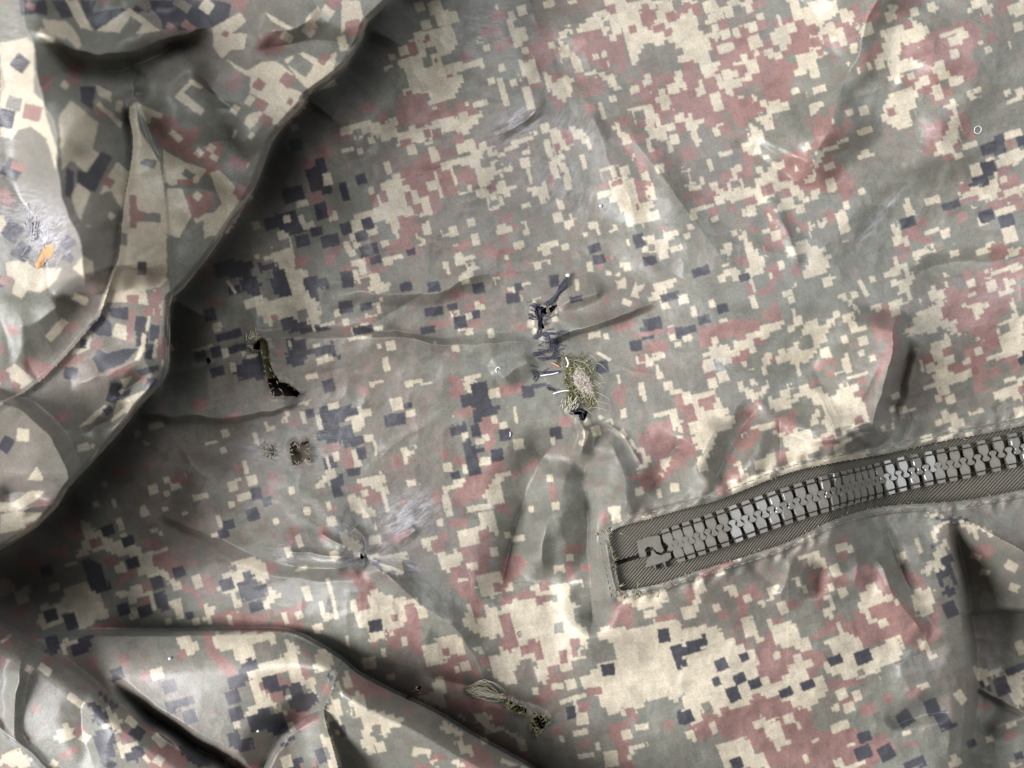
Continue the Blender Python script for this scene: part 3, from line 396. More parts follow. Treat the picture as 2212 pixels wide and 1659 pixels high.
t 56 92 70 92 80 86 90 84 92 90 100 90 101 82 106 84 108 80 112 92 118 96 121 106 112 110 106 114 110 120 104 124 98 118 94 120 84 128 76 134 70 128 64 118 60 116 56 108 62 104 72 100 74 104 80 104 88 98 84 94 78 90 70 98 62 100 58 100; g 95 83 11 10; g 60 84 12 8; g 70 104 80 98 87 100 84 106 92 104 88 110 76 114 70 110; t 84 108 8 4; g 88 113 10 6; g 90 100 3 8; m 58 106 66 102 73 99 74 104 70 106 72 114 62 116 58 112; m 95 121 9 8; m 114 106 6 5; g 101 114 4 6; g 110 82 6 5
t 0 88 12 90 24 84 24 82 20 80 22 92 30 94 28 102 36 106 30 112 22 116 18 128 14 134 8 132 9 120 4 112 2 104 0 100; m 16 94 12 5; m 4 102 8 12; m 3 124 10 14; m 1 112 4 6; g 30 96 9 14; m 38 102 50 94 48 104 42 112 32 122 36 112; t 40 86 46 84 47 88 51 86 50 80 56 80 54 90 46 94 42 92; m 48 86 5 4; g 52 100 8 12; t 49 96 2 7; t 40 117 4 5; m 28 128 40 116 50 116 48 122 38 126 30 132; m 22 150 28 140 36 134 40 138 38 146 30 154 24 156; t 29 132 36 132 40 138 43 146 40 148 36 138; t 45 132 54 130 60 132 60 136 52 140 48 138; m 64 130 9 8; t 52 111 16 4 -12; t 32 148 6 5; m 25 152 6 6; g 56 124 12 8; t 71 124 74 134 70 136 66 128
t 30 151 48 142 70 136 90 131 120 126 120 131 90 136 62 144 38 153 32 156
#02
@-18
t 0 2 8 0 30 0 28 6 10 12 0 14; m 20 8 8 3
t 52 6 58 6 60 12 66 10 65 16 74 18 82 20 90 22 92 28 108 22 104 14 96 12 98 10 106 12 109 24 100 28 100 36 96 38 102 36 108 38 110 44 116 44 118 50 114 50 108 44 104 42 98 42 90 40 88 44 86 40 92 36 90 30 80 28 74 28 68 24 58 26 54 30 48 30 50 26 53 24 53 19 56 20 55 14; t 78 8 4 9; m 48 12 10 12; m 62 20 8 6
d 70 12 8 7; d 83 19 8 7; d 86 33 8 7; t 78 36 7 7; m 98 20 9 6; m 72 32 10 7; m 82 38 90 36 88 42 76 48 76 44; m 100 28 110 26 116 32 128 30 128 34 118 36 112 38 108 36 102 36 99 32; d 52 33 62 30 66 36 72 50 62 53 57 46; d 30 38 8 7; t 35 49 7 5; t 46 34 8 2; m 40 26 10 8; m 20 34 10 10
t 8 50 20 48 22 52 18 54 18 60 12 60 10 56; t 42 49 56 46 60 52 64 54 66 60 70 68 60 72 54 76 50 74 46 66 40 66 42 70 36 74 28 76 24 70 28 62 22 62 24 60 34 60 40 58 42 54; d 33 67 9 8; d 46 71 8 11; d 80 63 8 8; d 94 64 9 7; m 94 58 6 5; d 99 54 106 52 111 62 104 65; d 102 46 8 8; d 116 39 8 7; d 123 67 5 5; t 128 45 6 9; t 110 58 117 57 120 68 114 69; t 75 53 84 50 90 46 92 50 98 46 98 54 102 64 100 65 96 54 90 54 88 60 84 58 84 54 78 55; t 87 64 4 4; m 95 49 6 6; t 109 71 4 4; m 14 66 12 8
m 60 74 76 68 80 72 84 74 62 78; m 118 46 128 50 130 56 134 62 140 66 150 62 158 66 170 68 186 62 198 58 198 64 190 72 196 76 180 78 150 78 140 70 132 64 126 54 118 50; m 130 40 140 42 140 54 132 52; g 148 58 10 10; t 132 60 136 62 141 62 137 66 138 72 132 72 130 69 133 66; t 149 70 3 7; t 144 40 150 38 150 33 160 29 170 31 174 38 172 46 178 52 184 52 180 56 176 60 170 62 174 54 170 46 164 42 156 48 152 52 158 62 154 64 150 52 142 52 139 50 143 46; d 156 39 163 37 166 47 172 46 174 52 170 56 158 58 153 47 158 46; d 147 47 9 8; d 166 61 9 7; t 173 61 4 4; t 199 53 5 10; t 185 69 3 8; t 194 67 5 5; t 210 42 214 42 214 46 218 64 219 68 210 70 206 58 209 57 212 66 216 66 213 50; t 205 76 4 6; t 195 37 8 2; m 176 36 6 8; m 192 74 10 6; g 178 70 10 6
t 94 1 6 4; d 164 2 8 7; d 148 8 8 6; d 145 14 7 6; t 142 6 3 8; t 139 15 4 3; t 179 6 4 4; t 120 1 4 2; t 199 0 4 4; m 189 18 7 8; t 194 19 4 8; t 187 26 4 7; t 217 28 6 6; m 210 14 6 10
m 118 92 6 6; t 115 82 124 80 126 92 121 92 121 88 115 88; d 28 80 38 80 38 92 30 92; d 46 84 60 80 60 88 50 94 45 92; t 40 84 52 81 51 84 44 87 44 92 42 92 41 88; m 130 78 138 78 140 90 146 94 152 102 146 106 140 98 134 92; t 139 78 176 78 178 82 190 84 194 88 192 96 196 104 204 114 208 122 206 124 198 112 190 110 186 104 178 106 170 106 174 112 178 124 188 130 182 132 176 126 158 133 158 130 166 124 162 106 158 106 166 100 160 98 154 96 150 88 144 91 138 86
g 164 86 182 80 186 92 168 99; t 176 82 4 8; m 150 104 8 8; d 156 98 164 94 167 100 160 105 160 112 148 114 146 108 155 105; t 102 105 8 7; m 94 106 7 7; m 80 95 5 10; d 110 113 9 9; d 107 124 125 118 126 124 110 131; d 123 133 9 9; d 151 120 9 9; d 153 131 9 9; d 76 105 8 8; m 60 98 8 8
m 168 112 180 104 186 112 184 120 178 122 170 116; d 170 108 178 105 180 112 186 112 186 120 182 121 178 116 172 116; m 186 110 196 110 194 118 188 118; d 188 112 194 110 198 118 203 116 206 123 200 128 198 132 192 131 186 124 190 120; m 186 128 200 130 206 132 206 136 194 142 190 140; d 160 132 175 126 176 132 184 130 187 142 180 146 172 142 163 144; t 189 139 4 6; t 154 138 5 5; d 147 144 155 140 157 148 163 146 164 153 156 156 148 151; d 182 150 196 142 186 150 184 154; t 149 162 7 6; m 180 120 8 6; t 187 120 4 3
m 199 94 5 8; t 203 92 210 88 216 94 214 102 206 104 202 100 204 97; m 198 104 4 10 -20; d 214 107 3 5 -40; t 216 112 221 108 221 145 216 142 210 138 213 128; t 208 145 216 146 218 156 221 166 213 166 214 156 208 150; t 186 162 7 8; d 208 158 6 10; m 200 164 10 5; m 211 115 5 8
@35
t 19 102 5 4; m 32 96 8 5; t 29 102 9 5; m 38 92 48 98 46 102 38 96; t 49 122 12 5; d 64 116 70 120 78 128 74 128 66 120; d 56 124 62 121 66 130 72 132 67 140 59 134 62 130; t 66 124 72 128 80 136 74 140 68 142 66 140 72 134 70 130; t 74 138 80 140 78 144 74 142; d 62 142 72 139 76 146 74 152 76 158 66 160 60 150; d 82 154 92 150 96 158 88 162 80 160; m 82 145 8 8; d 89 143 9 8; t 74 150 78 148 82 152 86 147 89 150 80 159; t 85 136 8 5 40; t 36 144 44 136 50 135 48 142 50 146 42 150 36 148; m 51 142 6 8; t 55 146 6 6; m 96 152 110 150 124 160 122 166 98 166 94 160; t 95 160 3 6 -40; t 103 161 6 6; t 103 148 5 10 -40; m 96 140 10 5; d 116 152 126 152 138 162 130 166 120 160; t 0 157 12 154 20 160 18 166 0 166; m 4 165 6 3; m 45 156 12 5 -30; t 35 163 5 5; d 70 163 10 6; m 0 74 6 76 10 80 4 88 0 84; m 23 128 6 5; m 20 80 12 5; t 4 82 8 2 -35
#12
@-8
t 0 10 6 16 14 22 12 28 0 20; t 18 1 9 5; t 24 9 5 5; t 22 18 8 6; m 38 16 14 5 -20; t 50 18 62 16 64 26 60 26 54 24; m 63 22 9 9; t 62 28 72 26 76 22 74 14 82 10 90 8 88 0 100 0 103 14 96 14 94 10 90 12 92 20 80 22 76 26 80 32 72 36 70 40 66 38; m 76 7 12 7; t 71 1 6 4; t 64 7 4 5; m 89 12 94 9 96 16 98 18 98 26 96 30 96 38 90 42 86 44 86 54 92 56 94 60 90 64 92 70 88 72 84 60 80 56 74 50 70 44 70 36 80 34 80 28 75 25 78 22 90 20; t 85 35 7 5; t 99 26 5 6; t 79 44 7 2; t 115 17 8 4; t 108 15 4 4; g 48 28 10 16
m 106 28 116 26 120 34 118 40 110 46 106 54 102 52 104 42 102 38; t 87 42 100 39 104 40 104 50 98 56 92 54 90 52 88 50; m 101 49 5 6; t 106 50 112 44 112 50 106 54; m 100 58 110 54 120 50 124 54 112 58 104 62
t 2 28 24 27 30 31 38 33 42 42 36 40 26 38 26 32; t 24 28 44 26 42 30 36 32; d 22 33 5 3; m 4 40 12 4
t 80 60 84 60 88 72 94 68 92 64 94 60 102 63 110 58 122 52 124 48 140 46 156 43 158 48 150 52 148 58 154 62 158 66 152 72 158 74 160 84 158 94 152 98 152 102 142 104 136 106 136 112 130 112 126 104 126 96 118 94 116 98 112 104 114 110 108 112 98 106 100 96 92 94 86 90 88 86 96 90 102 92 104 84 102 80 94 84 86 80 78 70 82 66
m 103 68 110 65 114 86 110 91 105 88 101 84 105 82; m 117 88 124 82 130 84 132 96 126 97 124 90 118 92; m 120 54 12 5; m 131 57 10 6; g 137 56 6 5; g 141 75 6 7; m 152 88 6 12; m 144 94 5 9; m 133 100 142 99 143 110 134 112; m 124 122 130 114 136 112 140 118 134 122 126 126; t 140 113 8 4; g 92 84 8 6; g 97 90 10 6; g 114 102 124 98 126 110 116 114; t 126 116 4 5; g 152 50 8 8; g 154 66 6 8
t 141 37 7 5; t 148 30 5 5; m 148 38 6 12; m 151 24 12 6; m 158 36 8 5; m 174 62 180 58 188 58 190 72 186 76 180 70 176 68; t 176 56 190 54 200 52 210 50 212 56 206 62 200 62 194 64 188 60; t 200 66 8 5; m 210 68 14 3; t 178 2 6 10; t 198 4 6 3; m 170 4 6 8
t 168 74 190 76 205 70 221 70 221 120 214 124 200 122 190 130 176 134 170 126 166 120 160 116 154 110 156 106 170 98 180 96 176 84 166 82; m 210 69 14 3; d 209 80 8 9; d 214 88 221 86 221 104 217 102 215 94; d 173 102 9 8; m 164 116 10 5; g 196 122 210 120 218 124 218 134 206 134 200 130; g 176 130 182 128 182 136 176 136; g 150 96 166 92 162 104 150 108
m 172 138 186 136 188 148 186 156 190 166 180 166 178 152; t 195 139 9 4; d 220 133 4 9; m 212 138 6 6; m 190 134 5 4; t 186 152 202 149 194 152 190 156 186 160; t 175 160 9 10; t 156 134 8 8; t 155 143 10 4; m 156 126 10 6; t 143 147 3 4; t 157 158 14 3; t 166 152 3 5; m 140 142 8 4; m 158 150 8 4; t 150 121 18 3 -18; t 152 126 2 8; g 147 132 6 9; d 149 130 6 8
m 2 42 16 38 20 46 24 48 22 54 17 56 16 64 11 64 10 54 12 50; t 8 62 12 64 18 62 18 52 24 50 30 54 38 56 48 56 54 62 56 68 52 70 48 62 42 62 42 72 36 76 32 80 24 86 18 86 17 74 10 74; m 14 58 6 11; t 8 61 4 8; d 22 74 9 8; m 41 61 48 60 50 70 53 72 52 82 54 92 50 94 46 88 40 86 38 90 30 88 28 84 34 76 42 74; t 41 84 4 6; m 23 86 8 4; t 27 90 3 8; t 4 84 2 8; t 18 98 9 8; t 32 107 5 4; g 60 82 6 7
t 53 86 60 84 70 78 78 82 82 92 78 94 72 92 68 100 54 100; m 60 104 68 96 70 92 80 92 84 98 90 104 90 106 76 104 72 112 68 120 72 130 66 128 70 112 62 110; t 75 104 3 8; t 60 108 66 106 68 128 60 126 50 120 58 118; m 52 116 8 6; m 68 120 90 120 104 126 108 132 98 140 88 138 78 132 70 128; m 70 112 86 108 82 114 70 118; t 75 132 90 130 98 132 96 138 84 136; m 104 132 8 6; t 94 92 104 96 100 104 94 100
t 0 100 4 104 8 112 3 116 0 108; m 3 103 12 106 24 112 34 118 28 120 20 118 14 122 10 116 4 120 2 116 8 112; t 6 120 12 116 16 122 17 128 26 130 40 134 39 140 32 140 28 146 24 144 25 140 20 138 19 144 23 150 20 158 12 152 14 140 12 134 4 132; g 23 141 6 6; d 1 142 4 8; t 64 138 68 136 76 142 88 150 86 158 78 156 74 150 78 148 72 144 66 142; m 82 144 86 146 88 150 90 154 98 158 100 166 84 166 76 160 82 160 86 156; m 44 128 6 4 10; t 52 156 12 6 10; m 62 160 8 6; t 60 163 5 5; t 72 158 80 164 84 166 76 166 72 162; m 52 163 8 5
t 84 140 98 138 110 142 120 148 124 158 116 156 112 146 104 142 92 144; m 89 142 8 5; m 98 146 106 144 112 150 104 152; m 118 158 8 6; t 112 164 18 3 20
#22
@-22
m 28 82 40 82 50 92 48 84 56 78 62 88 76 90 90 90 92 98 86 104 94 108 90 112 100 108 104 110 108 106 120 104 118 110 106 116 100 114 92 114 86 112 80 124 84 130 80 134 84 140 90 142 100 140 110 140 118 142 130 152 134 148 140 152 130 158 124 166 56 166 48 150 42 160 36 140 30 138 40 132 22 140 16 150 8 148 4 140 12 132 14 126 20 130 26 124 36 124 44 116 52 116 50 106 48 100 46 92 42 88
m 22 128 40 122 56 116 68 122 80 128 84 140 70 150 56 158 40 150 24 146 20 136
m 36 52 44 48 46 46 50 52 54 54 44 58 42 62 42 68 40 74 32 80 34 64; m 16 40 10 6; m 28 33 14 5; t 4 46 13 42 16 50 12 52 10 60 10 68 0 70 0 62 6 60 8 54; m 1 52 6 49 8 58 4 62; t 24 39 6 4; t 35 30 5 5; t 27 50 34 45 36 54 32 56 30 52; g 18 58 34 54 36 72 30 80 26 78 22 68; t 22 62 5 5; t 42 56 5 5; t 48 61 56 56 54 50 62 48 62 52 58 56 52 60
t 37 70 46 68 48 76 52 83 49 84 44 80 40 82; t 65 62 6 8; m 71 60 7 6; t 55 69 58 69 60 74 72 71 75 80 82 82 84 88 76 90 72 86 63 88 60 82 57 76; m 62 70 8 3; t 75 30 86 24 94 34 93 38 88 36 84 35 80 30; t 68 40 72 38 78 46 82 53 80 53 75 47 70 44; m 84 44 8 8; t 99 22 110 20 111 25 102 28; m 104 28 7 5; t 99 38 6 8; m 86 44 94 40 97 42 94 54 90 64 86 60 85 52; m 103 45 10 8; t 96 49 4 5; t 104 52 6 6; m 105 18 8 3; t 80 18 6 3
m 112 38 122 33 130 40 138 54 150 66 160 76 168 78 164 84 158 92 146 86 138 82 126 86 118 88 112 80 106 80 100 78 84 82 92 74 102 66 110 66 118 64 122 58 116 52 112 46; g 108 60 11 10; t 92 56 95 54 100 62 97 66 102 74 106 80 104 80 98 70 93 68 92 64 96 62; t 115 52 124 49 130 53 134 56 128 60 122 62 120 66 126 70 122 72 114 62; t 130 72 6 5; t 139 59 3 5; t 91 85 98 82 106 79 112 80 118 88 120 90 140 80 144 92 136 98 126 100 128 106 131 110 126 104 112 108 106 110 102 106 94 104 92 98 98 96 96 88; d 99 96 9 6; d 117 94 11 9
t 148 48 152 50 162 48 163 56 162 64 158 68 152 70 154 66 148 60 150 58; m 140 36 152 40 160 48 156 50 148 48 142 42; t 158 32 162 36 160 42 155 40; t 150 16 154 18 156 26 154 28; t 140 28 146 24 144 30 140 36; m 156 74 168 58 166 78 160 88 154 82; t 152 82 156 83 164 93 162 96 156 90
t 0 76 22 74 27 80 28 88 38 86 40 90 46 90 50 100 46 102 50 106 55 108 56 112 64 109 70 102 68 101 73 98 70 92 76 92 78 96 83 96 84 100 80 101 82 110 92 106 95 116 86 124 88 128 84 130 80 126 72 128 70 122 64 122 62 118 56 120 50 118 46 116 42 124 32 128 26 124 24 134 18 128 12 126 14 136 6 138 0 134
d 0 87 14 79 17 86 4 94 0 94; d 25 99 8 8; d 40 94 6 6; d 22 110 5 6; d 37 108 8 7; d 47 111 8 7; d 33 118 8 10; d 67 117 9 6; d 81 112 9 6; d 3 133 8 9; g 16 127 6 8; d 1 98 4 5
t 61 93 5 5; t 44 136 52 132 56 136 62 134 66 144 70 150 60 155 56 146 52 140 46 140; t 74 139 5 5; t 22 152 40 144 44 152 46 158 52 154 56 164 56 166 26 166; d 35 163 8 8; t 20 140 4 8; m 12 140 8 8; t 2 142 8 140 10 150 6 150; t 86 148 5 2; t 109 151 5 2; t 80 160 3 6; t 98 162 102 160 106 166 100 166; t 112 164 14 3; g 16 152 8 10; g 10 162 12 8
m 107 124 10 6; m 120 128 10 8; t 103 118 7 7; t 113 119 6 7; t 99 127 5 5; t 108 128 7 3; g 84 126 98 120 96 128 100 132 112 132 108 136 94 140 86 138; t 102 139 12 6; m 133 121 6 6; m 126 148 12 6; d 144 134 10 10 -35; d 155 125 162 120 177 138 170 143; d 118 146 9 7; d 117 156 11 9; d 132 156 10 10 -30; d 143 162 156 158 158 164 150 166 144 166; t 137 133 139 136 143 142 148 142 147 146 144 146 140 140; t 176 161 9 8; t 180 120 6 9 -35; t 156 113 8 4; m 150 117 10 4; m 148 150 10 3 0
t 162 12 168 6 178 4 180 7 170 8 165 14 164 20 161 18; d 163 4 174 2 186 6 178 8 168 6; t 158 1 164 0 168 3 160 5; t 163 26 170 18 172 26 168 32 164 40 162 36; d 168 30 174 26 178 52 170 50 164 44 166 36; t 167 35 7 3 30; g 166 44 172 42 178 50 172 48; d 166 52 176 48 178 54 172 56; d 167 60 176 56 180 66 174 70 168 66; d 160 22 163 22 162 30
t 178 5 190 8 202 14 201 16 192 12 192 18 189 20 188 14 180 8; m 195 26 12 10; t 190 29 7 4 20; t 213 35 8 6 30; t 196 39 6 4 10; t 215 49 7 5 20; t 219 88 6 9; t 188 100 198 102 206 102 204 106 196 108 200 114 196 114 190 106; d 190 108 198 112 200 118 192 112; t 208 104 221 102 221 128 212 122; d 207 113 9 12 -20; d 216 102 14 5; d 187 150 6 5; t 213 138 7 3; t 199 147 5 4; d 218 158 6 5; t 216 163 8 4; m 212 145 8 5; m 196 126 8 5
"""
idx = np.zeros(GX.shape, np.int8)
jx = GX+2.2*vnoise(GX, GY, 6, 21)+1.2*vnoise(GX, GY, 24, 22); jy = GY+2.2*vnoise(GX, GY, 6, 23)+1.2*vnoise(GX, GY, 24, 24)
def paint(c, pts, snap=False):
    p = np.array(pts)
    x0, x1 = np.searchsorted(gx, [p[:, 0].min()-6, p[:, 0].max()+6]); y0, y1 = np.searchsorted(gy, [p[:, 1].min()-6, p[:, 1].max()+6])
    if x1 <= x0 or y1 <= y0: return
    qx, qy = (SX, SY) if snap else (jx, jy)
    m = inpoly(qx[y0:y1, x0:x1], qy[y0:y1, x0:x1], pts); idx[y0:y1, x0:x1][m] = c
def rect(c, cx, cy, w_, h_, a):
    ca, sa = math.cos(R(a)), math.sin(R(a))
    paint(c, [(cx+u*w_/2*ca-v*h_/2*sa, cy+u*w_/2*sa+v*h_/2*ca) for u, v in ((-1, -1), (1, -1), (1, 1), (-1, 1))])
CODE = {'g': 0, 't': 1, 'm': 2, 'd': 3}
# the print's own square lattice, turned a little differently from place to place by the way the cloth lies
A_PTS = [(1106, 276, -16), (1840, 276, -18), (560, 500, -14), (560, 900, -14), (1106, 830, -9), (1840, 830, -17), (370, 1240, -18), (500, 1500, -18), (1000, 1300, -8), (1300, 1500, -10), (1700, 1450, -22), (1950, 1550, -26), (1106, 0, -16), (2212, 0, -18)]
def basis(x, y):
    x = (x-1106)/1106; y = (y-830)/1106
    B = [x, y, x*x, x*y, y*y, x**3, x*x*y, x*y*y, y**3]; o = 0*x+1; z = 0*x
    BX = [o, z, 2*x, y, z, 3*x*x, 2*x*y, y*y, z]; BY = [z, o, z, x, 2*y, z, x*x, 2*x*y, 3*y*y]
    return np.array(B), np.array(BX), np.array(BY)
ap = np.array(A_PTS, float); B_, BX_, BY_ = basis(ap[:, 0], ap[:, 1]); aa = np.radians(ap[:, 2])
cu = np.linalg.lstsq(np.vstack([BX_.T, BY_.T]), np.r_[np.cos(aa), np.sin(aa)], rcond=None)[0]
cv = np.linalg.lstsq(np.vstack([BX_.T, BY_.T]), np.r_[-np.sin(aa), np.cos(aa)], rcond=None)[0]
LB, LBX, LBY = basis(np.clip(GX, -100, 2320), np.clip(GY, -100, 1760))
def comb(c, B): return sum(ci*bi for ci, bi in zip(c, B))
LU, LV = comb(cu, LB)*1106, comb(cv, LB)*1106
ux, uy, vx_, vy_ = comb(cu, LBX), comb(cu, LBY), comb(cv, LBX), comb(cv, LBY); det = ux*vy_-uy*vx_
del LB, LBX, LBY
LU = LU+1.3*vnoise(GX, GY, 6, 25)+4*vnoise(GX, GY, 50, 26); LV = LV+1.3*vnoise(GX, GY, 6, 27)+4*vnoise(GX, GY, 50, 28)
def cells(c):
    iu = np.floor(LU/c); iv = np.floor(LV/c); du = LU-(iu+.5)*c; dv = LV-(iv+.5)*c
    return iu.astype(int), iv.astype(int), GX-(vy_*du-uy*dv)/det, GY-(-vx_*du+ux*dv)/det
_, _, SX, SY = cells(9.0)
onflap = dB > 0
SX = np.where(onflap, jx, SX); SY = np.where(onflap, jy, SY)
# cloth outside the frame carries the same kind of print
for k in range(1500):
    x, y = random.uniform(-330, 2550), random.uniform(-330, 2000)
    if -20 < x < 2232 and -20 < y < 1680: continue
    c = random.choice([1, 1, 2, 2, 3, 0]); n = random.choice([1, 1, 2, 3])
    for q in range(n):
        rect(c, x+random.uniform(-30, 30), y+random.uniform(-30, 30), random.choice([18, 22, 40, 60]), random.choice([14, 20, 24, 44]), -16)
tile = '00'; ang = 0.0
for line in PRINT.strip().splitlines():
    line = line.strip()
    if line.startswith('#'): tile = line[1:]; continue
    if line.startswith('@'): ang = float(line[1:]); continue
    for item in line.split(';'):
        f = item.split()
        if not f: continue
        v = [float(q) for q in f[1:]]
        if len(v) in (4, 5):
            (cx, cy), = zt(tile, [(v[0], v[1])])
            rect(CODE[f[0]], cx, cy, v[2]*10/3, v[3]*10/3, v[4] if len(v) == 5 else ang)
        else: paint(CODE[f[0]], zt(tile, list(zip(v[0::2], v[1::2]))), True)
# small stray blocks along the borders of the patches
def hash2(a, b, k): return _tab[(a*7+b*13+k*31) % 256, (a*29-b*17+k*11) % 256]
for c_, prob, reach in ((21.0, 0.24, 34), (15.0, 0.09, 24)):
    iu, iv, CX, CY = cells(c_)
    ox = CX+(hash2(iu, iv, 1)-.5)*2*reach; oy = CY+(hash2(iu, iv, 2)-.5)*2*reach
    i = np.clip(np.searchsorted(gx, ox.ravel()), 0, len(gx)-1).reshape(GX.shape); j = np.clip(np.searchsorted(gy, oy.ravel()), 0, len(gy)-1).reshape(GX.shape)
    src = idx[j, i]; sel = (hash2(iu, iv, 3) < prob*(0.25+0.9*sstep((1150-GY)/500))) & ~onflap & (src != 3) & (idx != 3)
    sel &= ~((src == 0) & (hash2(iu, iv, 4) < .4))
    idx = np.where(sel, src, idx)
PAL = np.array([(0.129, 0.127, 0.106), (0.368, 0.323, 0.248), (0.190, 0.110, 0.098), (0.036, 0.035, 0.043)])
col = PAL[idx]
iu, iv, _, _ = cells(21.0)
tone = np.where(onflap, 0, hash2(iu, iv, 5)-.5)+0.5*vnoise(GX, GY, 34, 35)
brown = np.clip(0.05+0.45*vnoise(GX, GY, 170, 36)+0.35*np.where(onflap, 0, hash2(iu, iv, 6)-.5), 0, 0.42)
col = np.where((idx == 0)[..., None], col*(1-brown[..., None])+PAL[2]*brown[..., None]*0.95, col)
col = col*(1+0.20*tone)[..., None]
def blur(a):
    b = a.copy(); b[1:-1, 1:-1] = (a[1:-1, 1:-1]*4+a[:-2, 1:-1]+a[2:, 1:-1]+a[1:-1, :-2]+a[1:-1, 2:])/8; return b
col = blur(col)
col *= (1+0.22*vnoise(GX, GY, 60, 31)+0.12*vnoise(GX, GY, 13, 32)+0.16*vnoise(GX, GY, 4, 33))[..., None]
# places where the print is rubbed off, with pale sheen painted into the colour
wear_sheen = np.zeros(GX.shape)
def rub_sheen(x, y, rx, ry, a, s):
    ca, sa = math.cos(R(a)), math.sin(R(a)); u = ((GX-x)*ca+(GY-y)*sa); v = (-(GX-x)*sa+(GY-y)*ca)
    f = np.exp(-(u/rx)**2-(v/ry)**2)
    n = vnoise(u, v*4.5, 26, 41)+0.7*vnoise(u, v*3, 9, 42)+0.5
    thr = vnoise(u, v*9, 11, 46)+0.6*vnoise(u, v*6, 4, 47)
    wear_sheen[:] = np.maximum(wear_sheen, s*f*np.clip(n*1.5, 0, 1)*np.clip(0.62+1.2*thr, 0, 1))
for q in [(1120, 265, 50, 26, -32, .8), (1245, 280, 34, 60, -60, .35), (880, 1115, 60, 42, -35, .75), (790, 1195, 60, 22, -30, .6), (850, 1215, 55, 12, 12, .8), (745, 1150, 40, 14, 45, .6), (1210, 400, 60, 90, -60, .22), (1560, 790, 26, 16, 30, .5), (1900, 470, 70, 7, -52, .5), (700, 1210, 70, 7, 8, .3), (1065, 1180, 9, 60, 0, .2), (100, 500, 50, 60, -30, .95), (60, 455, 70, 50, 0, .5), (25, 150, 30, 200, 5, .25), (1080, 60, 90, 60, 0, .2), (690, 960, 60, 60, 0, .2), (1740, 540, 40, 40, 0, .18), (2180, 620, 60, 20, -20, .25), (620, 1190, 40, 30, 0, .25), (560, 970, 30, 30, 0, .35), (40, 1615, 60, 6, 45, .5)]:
    rub_sheen(*q)
wear_sheen += 0.22*np.clip(vnoise(GX, GY*1.4, 5, 44)-0.28, 0, 1)*(vnoise(GX, GY, 300, 45)+0.5)

def cloth_mesh(name, H, vmask, ox=0, oy=0, col=col):
    """the grid's faces whose four corners are in vmask, as one mesh"""
    fm = vmask[:-1, :-1] & vmask[1:, :-1] & vmask[:-1, 1:] & vmask[1:, 1:]
    ny, nx = GX.shape; ids = np.arange(ny*nx).reshape(ny, nx)
    q = np.stack([ids[:-1, :-1][fm], ids[1:, :-1][fm], ids[1:, 1:][fm], ids[:-1, 1:][fm]], 1)
    used = np.unique(q); remap = np.zeros(ny*nx, np.int64); remap[used] = np.arange(len(used))
    v = W((GX+ox).ravel()[used], (GY+oy).ravel()[used], H.ravel()[used])
    me = bpy.data.meshes.new(name); me.vertices.add(len(used)); me.vertices.foreach_set('co', v.ravel())
    n = len(q); me.loops.add(n*4); me.loops.foreach_set('vertex_index', remap[q].ravel().astype(np.int32))
    me.polygons.add(n); me.polygons.foreach_set('loop_start', np.arange(0, n*4, 4, dtype=np.int32))
    me.polygons.foreach_set('use_smooth', np.ones(n, bool)); me.update(calc_edges=True)
    a = me.attributes.new('print', 'FLOAT_COLOR', 'POINT')
    a.data.foreach_set('color', np.c_[col.reshape(-1, 3)[used], np.ones(len(used))].ravel().astype(np.float32))
    b = me.attributes.new('wear_sheen', 'FLOAT', 'POINT'); b.data.foreach_set('value', wear_sheen.ravel()[used].astype(np.float32))
    return me

# ---------------------------------------------------------------- materials
def mat(name, base, rough=0.6, spec=0.4, grain=None, bump=None, sheen=0.0, var=0.25):
    m = bpy.data.materials.new(name); m.use_nodes = True; nt = m.node_tree; b = nt.nodes['Principled BSDF']
    b.inputs['Base Color'].default_value = (*base, 1); b.inputs['Roughness'].default_value = rough
    b.inputs['Specular IOR Level'].default_value = spec; b.inputs['Sheen Weight'].default_value = sheen
    tc = nt.nodes.new('ShaderNodeTexCoord')
    if grain:
        n = nt.nodes.new('ShaderNodeTexNoise'); n.inputs['Scale'].default_value = grain; n.inputs['Detail'].default_value = 4
        nt.links.new(tc.outputs['Object'], n.inputs['Vector'])
        mx = nt.nodes.new('ShaderNodeMix'); mx.data_type = 'RGBA'; nt.links.new(n.outputs['Fac'], mx.inputs['Factor'])
        mx.inputs[6].default_value = (*[c*(1-var) for c in base], 1); mx.inputs[7].default_value = (*[min(1, c*(1+var)) for c in base], 1)
        nt.links.new(mx.outputs[2], b.inputs['Base Color'])
        if bump:
            bp = nt.nodes.new('ShaderNodeBump'); bp.inputs['Strength'].default_value = bump; bp.inputs['Distance'].default_value = 0.00008
            nt.links.new(n.outputs['Fac'], bp.inputs['Height']); nt.links.new(bp.outputs['Normal'], b.inputs['Normal'])
    return m
